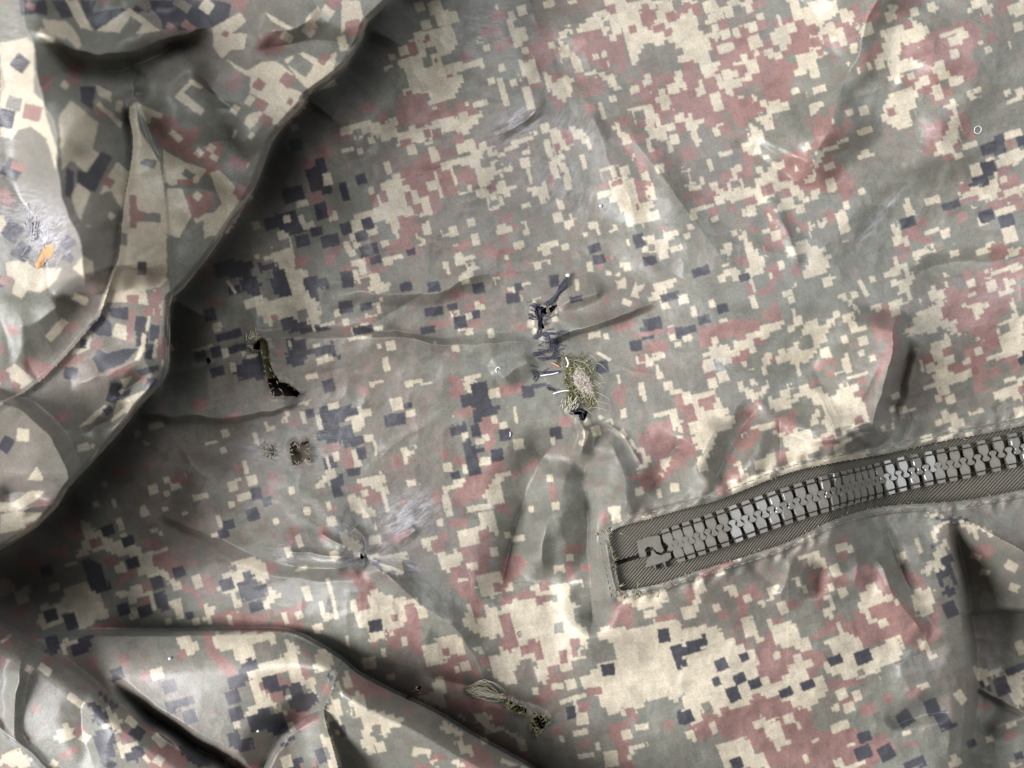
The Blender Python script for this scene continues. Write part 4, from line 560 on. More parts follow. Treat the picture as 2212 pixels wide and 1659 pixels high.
def cloth_mat():
    m = bpy.data.materials.new('camouflage_cloth'); m.use_nodes = True; nt = m.node_tree; L = nt.links.new; b = nt.nodes['Principled BSDF']
    at = nt.nodes.new('ShaderNodeAttribute'); at.attribute_name = 'print'
    aw = nt.nodes.new('ShaderNodeAttribute'); aw.attribute_name = 'wear_sheen'
    tc = nt.nodes.new('ShaderNodeTexCoord')
    def noise(scale, detail, rough=0.6):
        n = nt.nodes.new('ShaderNodeTexNoise'); n.inputs['Scale'].default_value = scale; n.inputs['Detail'].default_value = detail; n.inputs['Roughness'].default_value = rough
        L(tc.outputs['Object'], n.inputs['Vector']); return n
    g = noise(3200, 3); big = noise(45, 5)
    mr = nt.nodes.new('ShaderNodeMapRange'); mr.inputs['From Min'].default_value = 0.25; mr.inputs['From Max'].default_value = 0.75; mr.inputs['To Min'].default_value = 0.79; mr.inputs['To Max'].default_value = 1.21
    L(g.outputs['Fac'], mr.inputs['Value'])
    mu = nt.nodes.new('ShaderNodeVectorMath'); mu.operation = 'SCALE'; L(at.outputs['Color'], mu.inputs[0]); L(mr.outputs['Result'], mu.inputs['Scale'])
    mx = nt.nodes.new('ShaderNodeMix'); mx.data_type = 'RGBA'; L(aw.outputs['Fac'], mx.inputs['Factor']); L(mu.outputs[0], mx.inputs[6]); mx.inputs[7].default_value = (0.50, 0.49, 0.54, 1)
    L(mx.outputs[2], b.inputs['Base Color'])
    rr = nt.nodes.new('ShaderNodeMapRange'); rr.inputs['From Min'].default_value = 0.3; rr.inputs['From Max'].default_value = 0.7; rr.inputs['To Min'].default_value = 0.40; rr.inputs['To Max'].default_value = 0.60
    L(big.outputs['Fac'], rr.inputs['Value']); L(rr.outputs['Result'], b.inputs['Roughness'])
    b.inputs['Specular IOR Level'].default_value = 0.46; b.inputs['Sheen Weight'].default_value = 0.05; b.inputs['Sheen Roughness'].default_value = 0.5
    # fine crumple and weave of the coated cloth
    wv = nt.nodes.new('ShaderNodeTexWave'); wv.inputs['Scale'].default_value = 900; wv.inputs['Distortion'].default_value = 1.2; wv.bands_direction = 'DIAGONAL'; L(tc.outputs['Object'], wv.inputs['Vector'])
    cr = noise(420, 6, 0.62)
    b1 = nt.nodes.new('ShaderNodeBump'); b1.inputs['Strength'].default_value = 0.45; b1.inputs['Distance'].default_value = 0.00022; L(cr.outputs['Fac'], b1.inputs['Height'])
    b2 = nt.nodes.new('ShaderNodeBump'); b2.inputs['Strength'].default_value = 0.07; b2.inputs['Distance'].default_value = 0.00006; L(wv.outputs['Fac'], b2.inputs['Height']); L(b1.outputs['Normal'], b2.inputs['Normal'])
    b3 = nt.nodes.new('ShaderNodeBump'); b3.inputs['Strength'].default_value = 0.35; b3.inputs['Distance'].default_value = 0.00006; L(g.outputs['Fac'], b3.inputs['Height']); L(b2.outputs['Normal'], b3.inputs['Normal'])
    L(b3.outputs['Normal'], b.inputs['Normal'])
    return m
M_cloth = cloth_mat()
def tape_mat():
    m = mat('zip_tape', (0.125, 0.112, 0.090), 0.75, 0.3, 2600, 0.6); nt = m.node_tree; L = nt.links.new; b = nt.nodes['Principled BSDF']
    uv = nt.nodes.new('ShaderNodeAttribute'); uv.attribute_name = 'tape_uv'
    sp = nt.nodes.new('ShaderNodeSeparateXYZ'); L(uv.outputs['Vector'], sp.inputs[0])
    # slanting ribs of the woven tape
    ad = nt.nodes.new('ShaderNodeMath'); ad.operation = 'MULTIPLY_ADD'; L(sp.outputs['Y'], ad.inputs[0]); ad.inputs[1].default_value = 1.15; L(sp.outputs['X'], ad.inputs[2])
    ml = nt.nodes.new('ShaderNodeMath'); ml.operation = 'MULTIPLY'; L(ad.outputs[0], ml.inputs[0]); ml.inputs[1].default_value = 6.2832/9.5
    sn = nt.nodes.new('ShaderNodeMath'); sn.operation = 'SINE'; L(ml.outputs[0], sn.inputs[0])
    bp = nt.nodes.new('ShaderNodeBump'); bp.inputs['Strength'].default_value = 1.0; bp.inputs['Distance'].default_value = 0.00025; L(sn.outputs[0], bp.inputs['Height'])
    old = b.inputs['Normal'].links[0].from_socket; L(old, bp.inputs['Normal']); L(bp.outputs['Normal'], b.inputs['Normal'])
    return m
M_tape = tape_mat()
M_tooth = mat('zip_plastic', (0.118, 0.110, 0.094), 0.27, 0.8, 900, 0.3, var=0.35)
M_lining = mat('olive_lining', (0.17, 0.155, 0.075), 0.95, 0.1, 1500, 0.8, var=0.5)
M_brown = mat('brown_lining', (0.105, 0.085, 0.066), 0.95, 0.1, 1500, 0.8, var=0.5)
M_dark = mat('dark_lining', (0.035, 0.028, 0.024), 0.95, 0.1, 1500, 0.6, var=0.5)
M_olive = mat('olive_fibre', (0.16, 0.152, 0.066), 0.7, 0.3, 900, var=0.55)
M_pale = mat('pale_fibre', (0.42, 0.39, 0.29), 0.6, 0.3, 900, var=0.3)
M_white = mat('white_thread', (0.66, 0.65, 0.66), 0.5, 0.4, 900, var=0.08)
M_fuzz = mat('white_fuzz', (0.55, 0.53, 0.56), 0.8, 0.2, 900, var=0.3)
M_navy = mat('navy_thread', (0.045, 0.046, 0.064), 0.7, 0.3, 900, var=0.5)
M_mauve = mat('mauve_fuzz', (0.36, 0.30, 0.285), 0.9, 0.1, 1800, 0.8, var=0.35)
M_tan = mat('tan_fibre', (0.31, 0.265, 0.185), 0.8, 0.2, 900, var=0.35)
M_orange = mat('orange_padding', (0.42, 0.22, 0.095), 0.7, 0.3, 900, 0.5, var=0.3)
M_stitch = mat('grey_stitching', (0.20, 0.19, 0.155), 0.8, 0.2, 1200, var=0.3)
M_table = mat('table_wood', (0.11, 0.085, 0.065), 0.6, 0.4, 60, var=0.3)

# ---------------------------------------------------------------- objects
def link(name, me, material, parent=None):
    o = bpy.data.objects.new(name, me); sc.collection.objects.link(o)
    if material: me.materials.append(material)
    if parent: o.parent = parent
    return o
def pymesh(name, v, f, smooth=True):
    me = bpy.data.meshes.new(name); me.from_pydata([tuple(map(float, q)) for q in v], [], [tuple(map(int, q)) for q in f])
    if smooth: me.polygons.foreach_set('use_smooth', [True]*len(me.polygons))
    me.update(); return me
class Tubes:
    """many thin threads joined into one mesh"""
    def __init__(s): s.v = []; s.f = []
    def add(s, pts, r0, r1=None, sides=5):
        r1 = r0*0.4 if r1 is None else r1
        p = np.array(pts, float); n = len(p); base = len(s.v)
        for i in range(n):
            t = p[min(i+1, n-1)]-p[max(i-1, 0)]; t = t/(np.linalg.norm(t)+1e-12)
            a = np.cross(t, (0.3, 0.2, 1)); a = a/(np.linalg.norm(a)+1e-12); b = np.cross(t, a); r = (r0+(r1-r0)*i/(n-1))*U
            for k in range(sides):
                th = 2*math.pi*k/sides; s.v.append(p[i]+r*(math.cos(th)*a+math.sin(th)*b))
        for i in range(n-1):
            for k in range(sides):
                s.f.append((base+i*sides+k, base+i*sides+(k+1) % sides, base+(i+1)*sides+(k+1) % sides, base+(i+1)*sides+k))
        s.f.append(tuple(base+k for k in range(sides))[::-1]); s.f.append(tuple(base+(n-1)*sides+k for k in range(sides)))
    def build(s, name, material, parent=None, stuff=True):
        o = link(name, pymesh(name, s.v, s.f), material, parent)
        if stuff: o['kind'] = 'stuff'
        return o
def onA(x, y, h=0.0): return W(np.float64(x), np.float64(y), np.float64(sample(HA, x, y)+h))
def onB(x, y, h=0.0): return W(np.float64(x), np.float64(y), np.float64(sample(HB, x, y)+h))

table = link('table_top', pymesh('table_top', [(-1.2, -1.0, -0.062), (1.2, -1.0, -0.062), (1.2, 1.0, -0.062), (-1.2, 1.0, -0.062), (-1.2, -1.0, -0.09), (1.2, -1.0, -0.09), (1.2, 1.0, -0.09), (-1.2, 1.0, -0.09)],
             [(0, 1, 2, 3), (7, 6, 5, 4), (0, 4, 5, 1), (1, 5, 6, 2), (2, 6, 7, 3), (3, 7, 4, 0)], False), M_table)
table['kind'] = 'structure'
jacket = bpy.data.objects.new('camouflage_jacket', None); sc.collection.objects.link(jacket); jacket.location = (0, 0, 0)
jacket['label'] = 'crumpled pixel camouflage jacket with torn holes and a grey plastic zip'; jacket['category'] = 'jacket'

# holes torn in the panel
hole_big = zt('01', [(166, 55), (170, 53.5), (172.5, 55), (174, 60), (174, 68), (177, 76), (181, 82), (187, 83), (191, 86), (194.5, 89), (192, 91), (184, 90.5), (177, 90), (174.5, 85), (173, 78), (170.5, 68), (169.5, 61), (164.5, 60)])
hole_round = zt('01', [(188, 123), (190, 121), (194, 123), (198, 119.5), (200, 121), (200.5, 127), (201.5, 132), (198, 131), (194, 134), (190, 135.5), (188.5, 130)])
hole_low = zt('12', [(103, 121), (109, 122), (114, 125), (120, 127.5), (120, 130.5), (115, 130), (109, 127)])
hole_seam = zt('12', [(125, 130), (130, 131), (134, 134), (131, 140), (126, 144), (123.5, 138)])
hole_tear = [(1069.8+x*.248, 548.6+y*.248) for x, y in [(360, 450), (440, 470), (450, 520), (410, 560), (420, 650), (385, 660), (370, 560), (345, 500)]]
hole_tear2 = [(1069.8+x*.248, 548.6+y*.248) for x, y in [(655, 1370), (700, 1345), (760, 1345), (800, 1380), (780, 1450), (740, 1440), (735, 1400), (690, 1385)]]
hole_tear3 = [(1069.8+x*.248, 548.6+y*.248) for x, y in [(470, 470), (530, 445), (520, 470), (480, 505)]]
hole_left = zt('01', [(133.5, 67.5), (135, 66), (136, 68.5), (134.5, 69.5)])
hole_snag = zt('12', [(13, 29.5), (12.2, 26), (13.6, 28.4), (15, 28.6), (14, 30)])
hole_small = zt('12', [(47.5, 115), (49, 113), (51, 113.5), (50.5, 116.5), (48, 117)])
holes = [hole_big, hole_round, hole_low, hole_seam, hole_tear, hole_tear2, hole_tear3, hole_left, hole_snag, hole_small]
cut = np.zeros(GX.shape, bool)
hx = GX+3*vnoise(GX, GY, 8, 51); hy = GY+3*vnoise(GX, GY, 8, 52)
for h in holes:
    cut |= inpoly(hx, hy, h)
    p = np.array(h); c = p.mean(0); dd = sdist(GX, GY, np.vstack([p, p[:1]]))[0] if len(p) > 5 else np.hypot(GX-c[0], GY-c[1])
    HA += np.where(~inpoly(GX, GY, h), (9+12*vnoise(GX, GY, 11, 151))*np.clip(1-dd/13, 0, 1)**1.6, 0)
vA = (dB < 200) & ~cut & ~inz
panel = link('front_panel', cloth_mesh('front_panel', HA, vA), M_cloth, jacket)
# its edge turns under: the border of the sheet is carried back beneath it
ddy, ddx = np.gradient(dB, gy, gx); turn = np.where(dB < 0, -2.6*dB, 0)
# the print runs on over the turned edge instead of being stretched down it
drop = np.where(dB < 18, 230*(1-np.sqrt(np.clip(1-np.clip(1-dB/18, 0, 1)**2, 0, 1))), 0)+np.where(dB < 0, -26*dB, 0)
ci = np.clip(np.searchsorted(gx, (GX+ddx*drop*0.8).ravel()), 0, len(gx)-1).reshape(GX.shape); cj = np.clip(np.searchsorted(gy, (GY+ddy*drop*0.8).ravel()), 0, len(gy)-1).reshape(GX.shape)
col_b = np.where((dB < 18)[..., None], col[cj, ci], col)
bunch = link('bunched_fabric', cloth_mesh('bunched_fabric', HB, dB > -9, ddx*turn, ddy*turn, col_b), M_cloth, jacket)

# lining seen through the holes
def patch(name, material, pts, depth, parent, grow=16, n=22, rough=4):
    p = np.array(pts); x = np.linspace(p[:, 0].min()-grow, p[:, 0].max()+grow, n); y = np.linspace(p[:, 1].min()-grow, p[:, 1].max()+grow, n)
    X, Y = np.meshgrid(x, y); H = sample(HA, X, Y)-depth+rough*2*vnoise(X, Y, 14, 61)
    v = W(X, Y, H).reshape(-1, 3); f = [(j*n+i, (j+1)*n+i, (j+1)*n+i+1, j*n+i+1) for j in range(n-1) for i in range(n-1)]
    return link(name, pymesh(name, v, f), material, parent)
patch('lining', M_lining, hole_big[1:6]+hole_big[14:16], 13, jacket, grow=5); patch('lining', M_dark, hole_big, 40, jacket)
patch('lining', M_brown, hole_round, 15, jacket, grow=6, rough=8)
patch('lining', M_lining, hole_low, 26, jacket); patch('lining', M_dark, hole_seam, 26, jacket)
patch('lining', M_dark, hole_tear, 26, jacket); patch('lining', M_dark, hole_tear2, 30, jacket); patch('lining', M_dark, hole_tear3, 24, jacket)
patch('lining', M_dark, hole_left, 20, jacket, n=6); patch('lining', M_dark, hole_snag, 30, jacket, n=6); patch('lining', M_dark, hole_small, 30, jacket, n=6)

# frayed threads round the holes
def fray(name, material, pts, count, ln, r, inward=0.5, hh=3, closed=True, parent=jacket, surf=onA, spread=0.6):
    tb = Tubes(); p = np.vstack([pts, pts[:1]]) if closed else np.array(pts); c = np.array(pts).mean(0)
    seg = np.hypot(*np.diff(p, axis=0).T); cum = np.r_[0, np.cumsum(seg)]
    for k in range(count):
        s = random.uniform(0, cum[-1]); i = min(np.searchsorted(cum, s)-1, len(seg)-1); i = max(i, 0); t = (s-cum[i])/seg[i]
        b = p[i]+(p[i+1]-p[i])*t; tg = (p[i+1]-p[i])/seg[i]; nrm = np.array([-tg[1], tg[0]])
        if np.dot(c-b, nrm) < 0: nrm = -nrm
        if not closed: nrm = nrm*random.choice([-1, 1])
        d = nrm*random.uniform(-0.5, 1)*inward*2+tg*random.uniform(-1, 1)*spread; d = d/(np.linalg.norm(d)+1e-6); l = random.uniform(0.4, 1)*ln
        q = []; bend = random.uniform(-.7, .7)
        for u in (0, .33, .66, 1):
            a = bend*u; e = np.array([d[0]*math.cos(a)-d[1]*math.sin(a), d[0]*math.sin(a)+d[1]*math.cos(a)])
            x, y = b+e*l*u; q.append(surf(x, y, hh*(0.3+1.6*math.sin(u*2.4))+random.uniform(0, 1.5)))
        tb.add(q, r*random.uniform(.7, 1.2))
    return tb.build(name, material, parent)
fray('frayed_thread', M_pale, hole_big[11:17], 22, 9, 0.8); fray('frayed_thread', M_olive, hole_big[:9], 26, 10, 0.6)
fray('frayed_thread', M_pale, hole_round, 14, 9, 0.8); fray('frayed_thread', M_tan, hole_round, 10, 14, 0.8)
fray('frayed_thread', M_pale, zt('01', [(170, 122), (176, 121), (178, 127), (175, 132), (171, 128)]), 34, 14, 0.8); fray('frayed_thread', M_navy, zt('01', [(172, 122), (177, 124), (177, 130)]), 16, 12, 0.8)
fray('frayed_thread', M_pale, zt('01', [(158, 53), (163, 48), (167, 52), (163, 60)]), 18, 24, 0.8, closed=True)
fray('frayed_thread', M_olive, hole_low, 50, 15, 0.9); fray('frayed_thread', M_pale, hole_low, 22, 14, 0.8); fray('frayed_thread', M_olive, hole_seam, 40, 16, 0.9); fray('frayed_thread', M_tan, hole_seam, 20, 22, 0.9)
fray('frayed_thread', M_pale, hole_small, 8, 16, 0.8)
tb = Tubes()      # tuft of loose pale threads above the lowest tear
for k in range(34):
    a0 = random.uniform(-1, 1); x0, y0 = 1006+random.uniform(-6, 10), 1494+random.uniform(-8, 8); x3, y3 = 1082+random.uniform(-18, 14), 1502+random.uniform(-8, 12)
    q = [onA(x0+(x3-x0)*u, y0+(y3-y0)*u-26*a0*math.sin(u*3.14)*0.8-6*math.sin(u*3.14), 3+9*math.sin(u*3.14)*random.uniform(.6, 1)) for u in np.linspace(0, 1, 7)]
    tb.add(q, 0.8, 0.6)
tb.build('loose_thread_tuft', M_pale, jacket)

# the mended tear in the middle
def mz(x, y): return 1069.8+x*.248, 548.6+y*.248
tb = Tubes()
for path in [[(330, 440), (370, 480), (380, 560), (395, 650), (350, 730)], [(350, 730), (400, 690), (470, 690), (545, 695)], [(420, 700), (480, 740), (470, 850)], [(400, 905), (470, 900), (550, 895)], [(300, 540), (340, 560), (380, 550)], [(450, 760), (500, 740), (540, 760), (560, 800)], [(320, 880), (400, 870), (460, 850)], [(390, 1050), (470, 1035), (560, 1020)], [(330, 1020), (360, 1060), (340, 1110)], [(470, 1165), (500, 1185), (530, 1190)], [(500, 770), (520, 830), (490, 900)], [(540, 860), (560, 900), (550, 950)], [(700, 1220), (740, 1240), (760, 1290), (720, 1330)], [(660, 1385), (720, 1360), (790, 1380)], [(760, 1400), (770, 1440), (745, 1450)]]:
    for rep in range(5):
        o1, o2 = random.uniform(-20, 20), random.uniform(-16, 16)
        p = smooth_poly([(x+o1+random.uniform(-10, 10), y+o2+random.uniform(-10, 10)) for x, y in path], 4)
        tb.add([onA(*mz(x, y), 1.2+random.uniform(0, 1.6)+1.5*math.sin(i)) for i, (x, y) in enumerate(p)], random.uniform(.8, 1.6), 0.6)
for k in range(60):
    x, y = random.choice([(430, 700), (450, 870), (360, 480), (400, 560), (400, 900), (500, 750), (420, 800), (360, 1050), (500, 820)]); x += random.gauss(0, 45); y += random.gauss(0, 38); a = random.uniform(-.7, .5); l = random.uniform(30, 90)
    tb.add([onA(*mz(x+math.cos(a)*l*u, y+math.sin(a)*l*u), 1+3*math.sin(u*3)) for u in (0, .35, .7, 1)], random.uniform(.6, 1.2), 0.4)
tb.build('dark_mending_thread', M_navy, jacket)
ring = [(560, 860), (620, 830), (700, 840), (790, 880), (860, 940), (870, 1040), (865, 1130), (895, 1230), (880, 1330), (850, 1390), (790, 1340), (720, 1330), (640, 1320), (600, 1270), (590, 1180), (570, 1080), (585, 980), (560, 920)]
cx_, cy_ = 730, 1110
ring = [(cx_+(x-cx_)*.86, cy_+(y-cy_)*.9) for x, y in ring]
rp = smooth_poly(ring+ring[:1], 4)
# fuzzy core of the patch
n1, n2 = 13, 40; v = [onA(*mz(cx_, cy_), 13)]; f = []
core = [(690, 985), (740, 990), (790, 1030), (820, 1090), (850, 1150), (855, 1220), (810, 1250), (770, 1230), (730, 1180), (690, 1130), (670, 1060)]
cp = smooth_poly(core+core[:1], 4)[:-1]; cc = np.array(core).mean(0); v = [onA(*mz(*cc), 14)]; n2 = len(cp)
for i in range(1, 9):
    for q in cp:
        t = i/8; x, y = cc+(q-cc)*t*1.05; px, py = mz(x, y); v.append(onA(px, py, 9*(1-t**3)+5*float(vnoise(np.float64(px), np.float64(py), 3.2, 71))-0.6))
for k in range(n2): f.append((0, 1+k, 1+(k+1) % n2))
for i in range(7):
    for k in range(n2): a = 1+i*n2; f.append((a+k, a+n2+k, a+n2+(k+1) % n2, a+(k+1) % n2))
link('fuzzy_patch', pymesh('fuzzy_patch', v, f), M_mauve, jacket)
tb = Tubes(); tb2 = Tubes(); tb3 = Tubes()
for k in range(620):
    q = rp[random.randrange(len(rp))]; t = random.uniform(0.35, 1.0); x = cx_+(q[0]-cx_)*t+random.gauss(0, 9); y = cy_+(q[1]-cy_)*t+random.gauss(0, 12)
    if inpoly(np.array([[x]]), np.array([[y]]), core)[0, 0] and random.random() < .6: continue
    a = random.gauss(2.0, .7) if random.random() < .7 else math.atan2(q[1]-cy_, q[0]-cx_)+random.gauss(0, .9)
    if x > 760: a = random.gauss(-1.1, .45)
    l = random.uniform(16, 42); ht = random.uniform(2, 6)
    (tb if random.random() < .93 else tb2).add([onA(*mz(x+math.cos(a)*l*u, y+math.sin(a)*l*u), 2+ht*math.sin(u*2.2)) for u in (0, .35, .7, 1)], random.uniform(.5, 1.1), 0.35, 4)
for k in range(34):      # longer pale bristles at the lower left
    x, y = random.uniform(590, 740), random.uniform(1230, 1330); a = random.gauss(2.0, .25); l = random.uniform(36, 72)
    tb2.add([onA(*mz(x+math.cos(a)*l*u, y+math.sin(a)*l*u), 6+9*math.sin(u*2.2)) for u in (0, .35, .7, 1)], random.uniform(.9, 1.5), 0.5, 4)
for k in range(26):      # stray fine hairs
    x, y = random.uniform(620, 900), random.uniform(820, 1400); a = random.uniform(-.6, .9); l = random.uniform(60, 210)
    tb3.add([onA(*mz(x+math.cos(a+.3*u)*l*u, y+math.sin(a+.3*u)*l*u), 4+10*math.sin(u*2.6)) for u in (0, .25, .5, .75, 1)], 0.35, 0.25, 3)
for k in range(110):     # matted pinkish fibres over the core
    t = random.random()**.5; q = cp[random.randrange(n2)]; x, y = cc+(q-cc)*t; a = random.uniform(0, 6.28); l = random.uniform(20, 60)
    tb3.add([onA(*mz(x+math.cos(a+u)*l*u, y+math.sin(a+u)*l*u), 9+4*math.sin(u*3)) for u in (0, .5, 1)], 0.6, 0.4, 3)
tb.build('olive_bristle', M_olive, jacket); tb2.build('pale_bristle', M_pale, jacket); tb3.build('fine_hair', M_pale, jacket)
def thread(name, material, pts, r, parent=jacket, surf=onA, h=4, r1=None):
    t = Tubes(); p = smooth_poly(pts, 6); n = len(p)
    t.add([surf(x, y, h+h*.5*math.sin(3.1*i/(n-1))) for i, (x, y) in enumerate(p)], r, r if r1 is None else r1, 7)
    o = t.build(name, material, parent, False); return o
thread('white_stitch', M_white, [mz(395, 1062), mz(450, 1052), (mz(500, 1045)), mz(552, 1032)], 1.4, h=4)
thread('white_stitch', M_white, [mz(505, 1218), mz(550, 1203), mz(600, 1192), mz(645, 1190)], 1.4, h=5)
thread('white_stitch', M_white, [mz(615, 900), mz(635, 950), mz(625, 985)], 1.6, h=8)
thread('orange_shred', M_orange, [mz(490, 950), mz(520, 960), mz(560, 985)], 1.8, h=2)
tb = Tubes()
for k in range(26):
    o = random.uniform(-20, 20); p = smooth_poly([(450+o*.9, 440+o*.6), (505+o*.5, 392+o*.4), (545+o*.5, 335), (592+o*1.5, 280+o*.4), (612+o*1.1, 240), (626+o*.2, 200)], 4)
    tb.add([onA(*mz(x, y), 7+random.uniform(-2, 3)) for x, y in p], random.uniform(1.0, 1.8), 0.8, 5)
q = tb.build('thread_tail', M_navy, jacket)
# white blob at its end
bm_v = []; bm_f = []
def blob(name, material, c, r, parent, sq=(1, 1, 1), n=10):
    v = []; f = []
    for i in range(n+1):
        for k in range(n):
            th = math.pi*i/n; ph = 2*math.pi*k/n; rr = r*(1+.16*math.sin(3*ph+i)); v.append(np.array(c)+np.array([rr*sq[0]*math.sin(th)*math.cos(ph), rr*sq[1]*math.sin(th)*math.sin(ph), rr*sq[2]*math.cos(th)])*U)
    for i in range(n):
        for k in range(n): f.append((i*n+k, (i+1)*n+k, (i+1)*n+(k+1) % n, i*n+(k+1) % n))
    return link(name, pymesh(name, v, f), material, parent)
blob('white_knot', M_white, onA(*mz(632, 186), 9), 4.6, q)

# worn spot with orange padding on the gathered cloth
tb = Tubes()
for k in range(70):
    x, y = random.gauss(106, 20), random.gauss(515, 32); a = random.gauss(1.9, .5) if random.random() < .7 else random.uniform(0, 6.28); l = random.uniform(8, 24)
    tb.add([onB(x+math.cos(a)*l*u, y+math.sin(a)*l*u, 0.6+2.5*math.sin(u*2.6)) for u in (0, .35, .7, 1)], random.uniform(.4, .8), 0.3, 4)
for k in range(26):
    x, y = random.gauss(80, 16), random.gauss(470, 24); a = random.gauss(1.8, .4); l = random.uniform(12, 34)
    tb.add([onB(x+math.cos(a)*l*u, y+math.sin(a)*l*u, 1+4*math.sin(u*2.6)) for u in (0, .35, .7, 1)], random.uniform(.5, .9), 0.3, 4)
tb.build('white_lint_fuzz', M_fuzz, jacket)
v = []; f = []; na, nb = 14, 9
for i in range(na):
    for j in range(nb):
        u = i/(na-1)*2-1; w_ = j/(nb-1)*2-1; hw = 9*(1-abs(u)**2.4)**.5*(1+.2*math.sin(5*u))+1.2
        x = 97+u*32*math.cos(R(-56))-w_*hw*math.sin(R(-56)); y = 553+u*32*math.sin(R(-56))+w_*hw*math.cos(R(-56))
        px, py = x+2*float(vnoise(np.float64(x), np.float64(y), 6, 81)), y+2*float(vnoise(np.float64(x), np.float64(y), 6, 82))
        v.append(onB(px, py, 3*(1-w_*w_)*(1-u**4)+0.6+4*float(vnoise(np.float64(x), np.float64(y), 5, 83))))
for i in range(na-1):
    for j in range(nb-1): f.append((i*nb+j, i*nb+j+1, (i+1)*nb+j+1, (i+1)*nb+j))
link('orange_padding', pymesh('orange_padding', v, f), M_orange, jacket)

# ---------------------------------------------------------------- the zip
def curve_at(curve, x): return np.interp(x, curve[:, 0], curve[:, 1])
HT = blur(blur(blur(HA)))        # height the tape lies at
def tape(up):
    xs = np.arange(1308 if up else 1330, 2400, 3.0); n = 15; v = []; uv = []
    s = np.r_[0, np.cumsum(np.hypot(np.diff(xs), np.diff(curve_at(zc, xs))))]
    for i, x in enumerate(xs):
        yc = curve_at(zc, x); ye = curve_at(zup if up else zlo, x)+(-12 if up else 12)
        g = 4.6 if x < 1385 else 1.4
        for j in range(n):
            t = j/(n-1); y = yc+(-g if up else g)+(ye-yc+(g if up else -g))*t
            xx = x-(0.16 if up else 0.16)*(y-yc)*(1 if up else 1)*0
            v.append((xx, y)); uv.append((s[i]-(zipz(x)-70)*0.8, y-yc, 0))
    v = np.array(v); m = len(xs)
    base = np.interp(v[:, 0], xs, sample(HT, xs, curve_at(zc, xs)))
    h = base-7-5*np.clip((np.abs(np.array(uv)[:, 1])-30)/40, 0, 1)-np.where(v[:, 0] < 1390, 3*np.clip(1-np.abs(np.array(uv)[:, 1])/8, 0, 1), 0)+0.8*vnoise(v[:, 0], v[:, 1], 30, 91)
    f = [(i*n+j, (i+1)*n+j, (i+1)*n+j+1, i*n+j+1) for i in range(m-1) for j in range(n-1)]
    me = pymesh('zipper_tape', W(v[:, 0], v[:, 1], h), f)
    a = me.attributes.new('tape_uv', 'FLOAT_VECTOR', 'POINT'); a.data.foreach_set('vector', np.array(uv, np.float32).ravel())
    return link('zipper_tape', me, M_tape, jacket)
tape_u = tape(True); tape_l = tape(False)
def zpt(x, off=0.0, h=0.0):
    y = curve_at(zc, x)
    return W(np.float64(x), np.float64(y+off), np.float64(np.interp(x, gx, zrow)+h))
zrow = np.array([sample(HT, x, curve_at(zc, x)) for x in gx])
# tooth: body with waist and head, and the little clamp behind it
def prism(outline, z0, z1, z2, inset):
    p = np.array(outline, float); n = len(p); v = [(x, y, z0) for x, y in p]+[(x, y, z1) for x, y in p]
    nx = np.roll(p, -1, 0)-np.roll(p, 1, 0); nx = np.stack([-nx[:, 1], nx[:, 0]], 1); nx /= np.linalg.norm(nx, axis=1)[:, None]+1e-9
    A = 0.5*np.sum(p[:, 0]*np.roll(p[:, 1], -1)-np.roll(p[:, 0], -1)*p[:, 1]); q = p+nx*inset*(1 if A > 0 else -1)
    v += [(x, y, z2) for x, y in q]; f = []
    for r in range(2):
        for k in range(n): f.append((r*n+k, r*n+(k+1) % n, (r+1)*n+(k+1) % n, (r+1)*n+k))
    f.append(tuple(range(2*n, 3*n))); 
    if A < 0: f = [t[::-1] for t in f]
    return v, f
half = [(0, -9.2), (4.6, -8.4), (7.2, -5.6), (6.6, -2.4), (3.9, 0.4), (3.8, 3.4), (6.6, 7.0), (8.8, 11.5), (8.8, 19.5), (7.2, 24.5)]
outl = half+[(-x, y) for x, y in half[:0:-1]]
v1, f1 = prism(outl, -6, 6.2, 8.0, 1.2)
v2, f2 = prism([(-7.2, 26.3), (7.2, 26.3), (6.4, 33.5), (-6.4, 33.5)], -6, 4.0, 5.4, 1.0)
k0 = len(v1); tooth_me = pymesh('tooth', [(x*1.2*U, y*1.12*U, z*U) for x, y, z in v1+v2], f1+[tuple(i+k0 for i in t) for t in f2], False)
tooth_me.materials.append(M_tooth)
tooth_me.polygons.foreach_set('use_smooth', [False]*len(tooth_me.polygons))
def place_tooth(x, up, first=[]):
    p0, p1 = Vector(zpt(x-5)), Vector(zpt(x+5)); tg = (p1-p0).normalized()
    lat = Vector((0, 1, 0)) if up else Vector((0, -1, 0)); lat = (lat-tg*lat.dot(tg)).normalized()
    nz = tg.cross(lat) if up else lat.cross(tg)
    # the chain leans a little, so neighbouring teeth catch the window differently
    lean = 0.12*math.sin(x/46.0)+0.07*math.sin(x/17.0)+random.uniform(-.05, .05)
    xa = tg if up else -tg
    xa = (xa*math.cos(lean)+nz*math.sin(lean)*(1 if up else -1)).normalized(); nz2 = xa.cross(lat).normalized()
    tip = (0.13+0.09*math.sin(x/61.0+1.0)+random.uniform(-.04, .04))*(1 if up else -1)
    lat, nz2 = (lat*math.cos(tip)-nz2*math.sin(tip)).normalized(), (nz2*math.cos(tip)+lat*math.sin(tip)).normalized()
    m = Matrix((xa, lat, nz2)).transposed().to_4x4(); m.translation = Vector(zpt(x, 0, 3))
    o = bpy.data.objects.new('tooth', tooth_me); sc.collection.objects.link(o)
    o.parent = tape_u if up else tape_l; o.matrix_local = m
